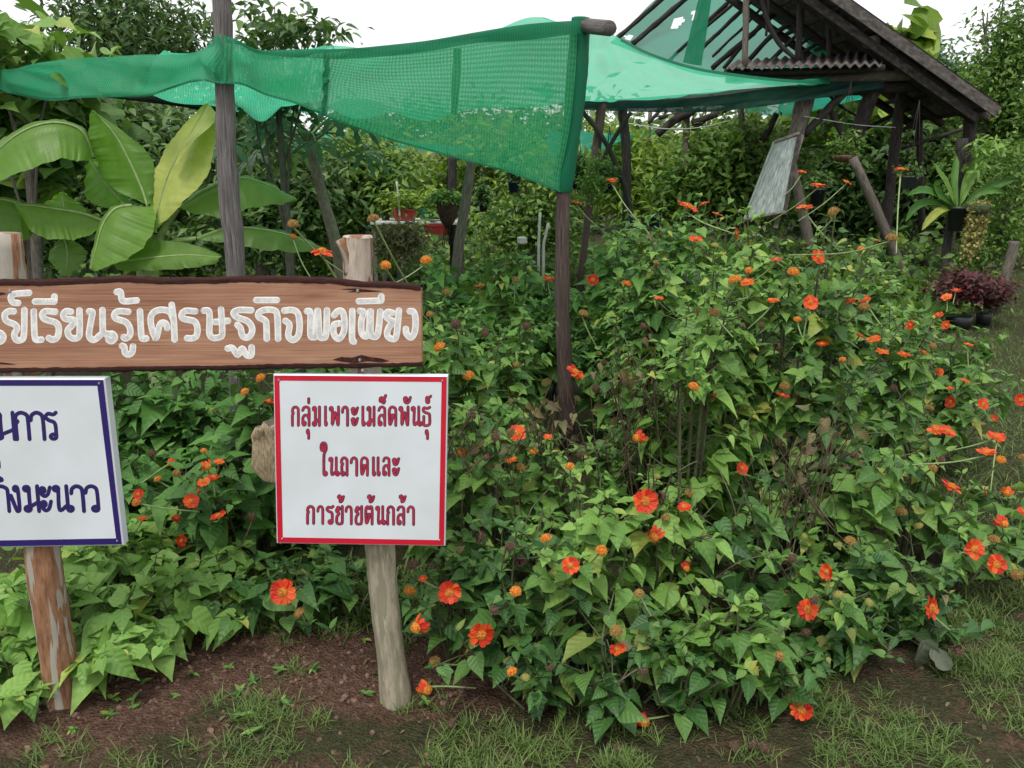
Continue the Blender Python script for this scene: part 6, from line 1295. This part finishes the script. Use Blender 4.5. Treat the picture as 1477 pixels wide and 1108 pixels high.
for i, (px, py, Y, w, lab) in enumerate([(1390, 412, 8.2, 40, 'dark red leaved plants in a low clump under the fern'), (1425, 418, 8.4, 24, 'dark red leaved clump beside the lawn edge')]):
    c = P(px, py, Y); c0 = np.array([c[0], Y, 0]); t = thing('red_leaf_plant', c0, lab, 'plant', 'dark red leaved plants'); g = Geo(); rd = w * Y / FPX; scatter_crown(g, [(np.array([c[0], Y, max(.15, c[2])]), (rd, .25, .14))], 150, 8, .07, T_tree, r, .05, .1); part('foliage', g, M['dryred'], t, kind='stuff')
    g = Geo(); g.add(*lathe(c0, [(.01, 0), (rd * .4, 0), (rd * .45, .12), (rd * .4, .13), (.01, .12)], 16)); part('pot', g, M['pot_black'], t)
pole('fence_stub', [(1463, 348, 9.0, 14), (1458, 372, 9.0, 14), (1451, 395, 9.0, 14)], M['pole_hut'], 'short reddish stub of a post at the edge of the lawn', 'post', seed=2)
# orchid-wrapped post plant
t = thing('mossy_orchid', P(856, 262, 9.2), 'tangle of moss and orchid roots wrapped round the reddish hut post', 'plant'); g = Geo(); scatter_crown(g, [(P(856, 255, 9.3), (.17, .15, .28))], 260, 8, .045, T_tree, r, .05, .3); part('foliage', g, M['tree_mid'], t, kind='stuff')

# split log lying behind the red sign
t = thing('cut_log', G(378, 700) , 'pale split stump end showing at the left side of the red sign', 'log'); Yl = 2.75
oc = [(364, 640), (362, 628), (368, 616), (374, 619), (380, 608), (388, 616), (400, 610), (430, 610), (440, 650), (436, 690), (410, 700), (380, 694), (362, 675)]
Fp = np.array([P(a, b, Yl) for a, b in oc]); Bp = Fp + [.15, .5, -.05]; c = Fp.mean(0)
rows = [list(Fp) + [Fp[0]], list(Bp) + [Bp[0]]]; g = Geo(); g.add(*loft(np.array(rows).transpose(1, 0, 2))); part('bark', g, M['pole_hut'], t)
g = Geo(); inner = c + (Fp - c) * .9 + [0, -.006, 0]; nI = len(Fp); rr_ = np.random.default_rng(1); V = np.vstack([Fp, inner, c + (Fp - c) * .5 + rr_.normal(0, .012, (nI, 3)), [c]]); q = [[k_ * nI + j, k_ * nI + (j + 1) % nI, k_ * nI + nI + (j + 1) % nI, k_ * nI + nI + j] for k_ in range(2) for j in range(nI)]
g.add(V, [np.array(q), np.array([[2 * nI + j, 2 * nI + (j + 1) % nI, 3 * nI] for j in range(nI)])], V[:, [0, 2]] * [7, 4]); part('cut_face', g, M['log'], t)

# ================================================================== GRASS, CLODS
def grass(n, sampler, h0, h1, seed, dry=.15):
    r = np.random.default_rng(seed); O = sampler(r, n); n = len(O); a = r.uniform(0, 6.28, n); el_ = r.uniform(.45, 1.45, n); Ld = np.stack([np.cos(a) * np.cos(el_), np.sin(a) * np.cos(el_), np.sin(el_)], -1)
    X, Y, Z = frames(Ld, -np.stack([np.cos(a), np.sin(a), np.zeros(n)], -1) + [0, 0, .8]); S = r.uniform(h0, h1, n) * r.uniform(.6, 1, n)
    T = leaf_t([(0, .035, 0), (.4, .032, .4), (.75, .022, .75), (1, .001, 1)], .3, .55); g = Geo(); g.add(*inst(T, X, Y, Z, S, O, r.uniform(size=n))); return g
def near_s(r, n):
    cx = r.uniform(-1.7, 2.6, 2600); cy = 1.35 + 1.25 * r.uniform(size=2600); keep = []
    for x, y in zip(cx, cy):
        t_ = turfness(x, y) + .55 * noise.noise(Vector((x * 3.5, y * 3.5, 1))) + .3 * noise.noise(Vector((x * 11, y * 11, 5)))
        if r.uniform() < np.clip((t_ - .48) * 2.0, .03, 1): keep.append((x, y))
    keep = np.array(keep); k = r.integers(0, len(keep), n); xy = keep[k] + r.normal(0, .022, (n, 2)); return np.column_stack([xy, [gz(a, b) - .003 for a, b in xy]])
struct('grass', grass(42000, near_s, .018, .066, 1), M['grass'], 'stuff')
def lawn_s(r, n):
    y = 2.6 + 10.5 * r.uniform(size=n) ** 1.35; x0 = .62 + y * .38; x = x0 + r.uniform(size=n) * (y * .42 + .6); return np.column_stack([x, y, [gz(a, b) - .003 for a, b in zip(x, y)]])
struct('lawn_grass', grass(52000, lawn_s, .03, .085, 2), M['grass'], 'stuff')
def weed_s(r, n):
    px = r.uniform(250, 620, n); py = r.uniform(850, 935, n); return np.array([G(a, b) for a, b in zip(px, py)]) + [0, .1, 0]
struct('weeds', grass(2600, weed_s, .05, .16, 3), M['grass'], 'stuff')
bmi = [(math.cos(a) * math.cos(b), math.sin(a) * math.cos(b), math.sin(b)) for b in (-.5, .5) for a in np.linspace(0, 6.283, 7)[:-1] + (0 if b < 0 else .5)]
RV = np.array(bmi + [(0, 0, -1), (0, 0, 1)]); RF = np.array([[j, (j + 1) % 6, 6 + j] for j in range(6)] + [[(j + 1) % 6, 6 + (j + 1) % 6, 6 + j] for j in range(6)] + [[j + 6, 6 + (j + 1) % 6, 13] for j in range(6)] + [[(j + 1) % 6, j, 12] for j in range(6)])
r = np.random.default_rng(9); n = 1300; c = np.array([soil_c[k_][0][:2] for k_ in (0, 0, 1, 2, 3, 4)]); k = r.integers(0, 6, n); xy = c[k] + r.normal(0, 1, (n, 2)) * [.28, .12]; O = np.column_stack([xy, [gz(a, b) for a, b in xy]])
X, Y, Z = frames(r.normal(size=(n, 3)), r.normal(size=(n, 3))); S = .0018 + .012 * r.uniform(size=n) ** 6; g = Geo(); g.add(*inst((RV * [1, .8, .7], [RF], RV[:, :2]), X, Y, Z, S, O, r.uniform(size=n))); struct('soil_clods', g, M['rock'], 'stuff', smooth=False)
# curled dry leaf on the grass and dead twigs
t = thing('withered_leaf', G(1330, 1000), 'large curled grey green leaf lying on the grass at the lower right', 'leaf')
for (a_, b_), Ld, Nn, S_ in (((1326, 968), (.1, -.25, -1), (.3, -1, .1), .12), ((1345, 975), (1, .3, .15), (0, -.6, .8), .10)):
    X, Y, Z = frames(np.array([Ld]), np.array([Nn])); g = Geo(); g.add(*inst(T_near[4 if S_ > .11 else 1], X, Y, Z, [S_], (G(a_, b_) + [0, 0, .11 if S_ > .11 else .05])[None], [.3])); part('blade', g, M['wilted'], t)
g = Geo(); g.add(*tube(smooth([G(1326, 968) + [0, 0, .11], G(1300, 960) + [0, .05, .10], G(1270, 950) + [0, .1, .06]], 4), .002, 4)); part('stem', g, M['twig'], t)
# bits of litter on the soil and grass
r = np.random.default_rng(31); n = 240; px_, py_ = r.uniform(0, 1477, n), r.uniform(900, 1105, n); O = np.array([G(a, b) for a, b in zip(px_, py_)]); O[:, 2] = [gz(a, b) + .006 for a, b in O[:, :2]]
X, Y, Z = frames(r.normal(size=(n, 3)) * [1, 1, .1], r.normal(size=(n, 3)) * .3 + [0, 0, 1]); g = Geo(); g.add(*inst(T_bush[5], X, Y, Z, r.uniform(.008, .035, n), O, r.uniform(size=n)))
for k in range(90):
    c = O[k]; d = unit(r.normal(size=3) * [1, 1, .05]) * r.uniform(.02, .07); g.add(*tube([c, c + d], .0011, 3, 0, False))
struct('leaf_litter', g, M['dry'], 'stuff')
def herb_s(r, n):
    px = np.concatenate([r.uniform(30, 330, n // 2), r.uniform(250, 640, n - n // 2)]); py = r.uniform(905, 1060, n); return np.array([G(a, b) for a, b in zip(px, py)])
r = np.random.default_rng(33); c = herb_s(r, 40); O = np.repeat(c, 7, 0) + [0, 0, .012]; n = len(O); Ld = r.normal(size=(n, 3)) * [1, 1, .2] + [0, 0, .35]; X, Y, Z = frames(Ld, np.tile([0, -.2, 1.0], (n, 1))); g = Geo(); g.add(*inst(T_bush[5], X, Y, Z, r.uniform(.015, .035, n), O, r.uniform(size=n))); struct('small_weeds', g, M['bush'], 'stuff')
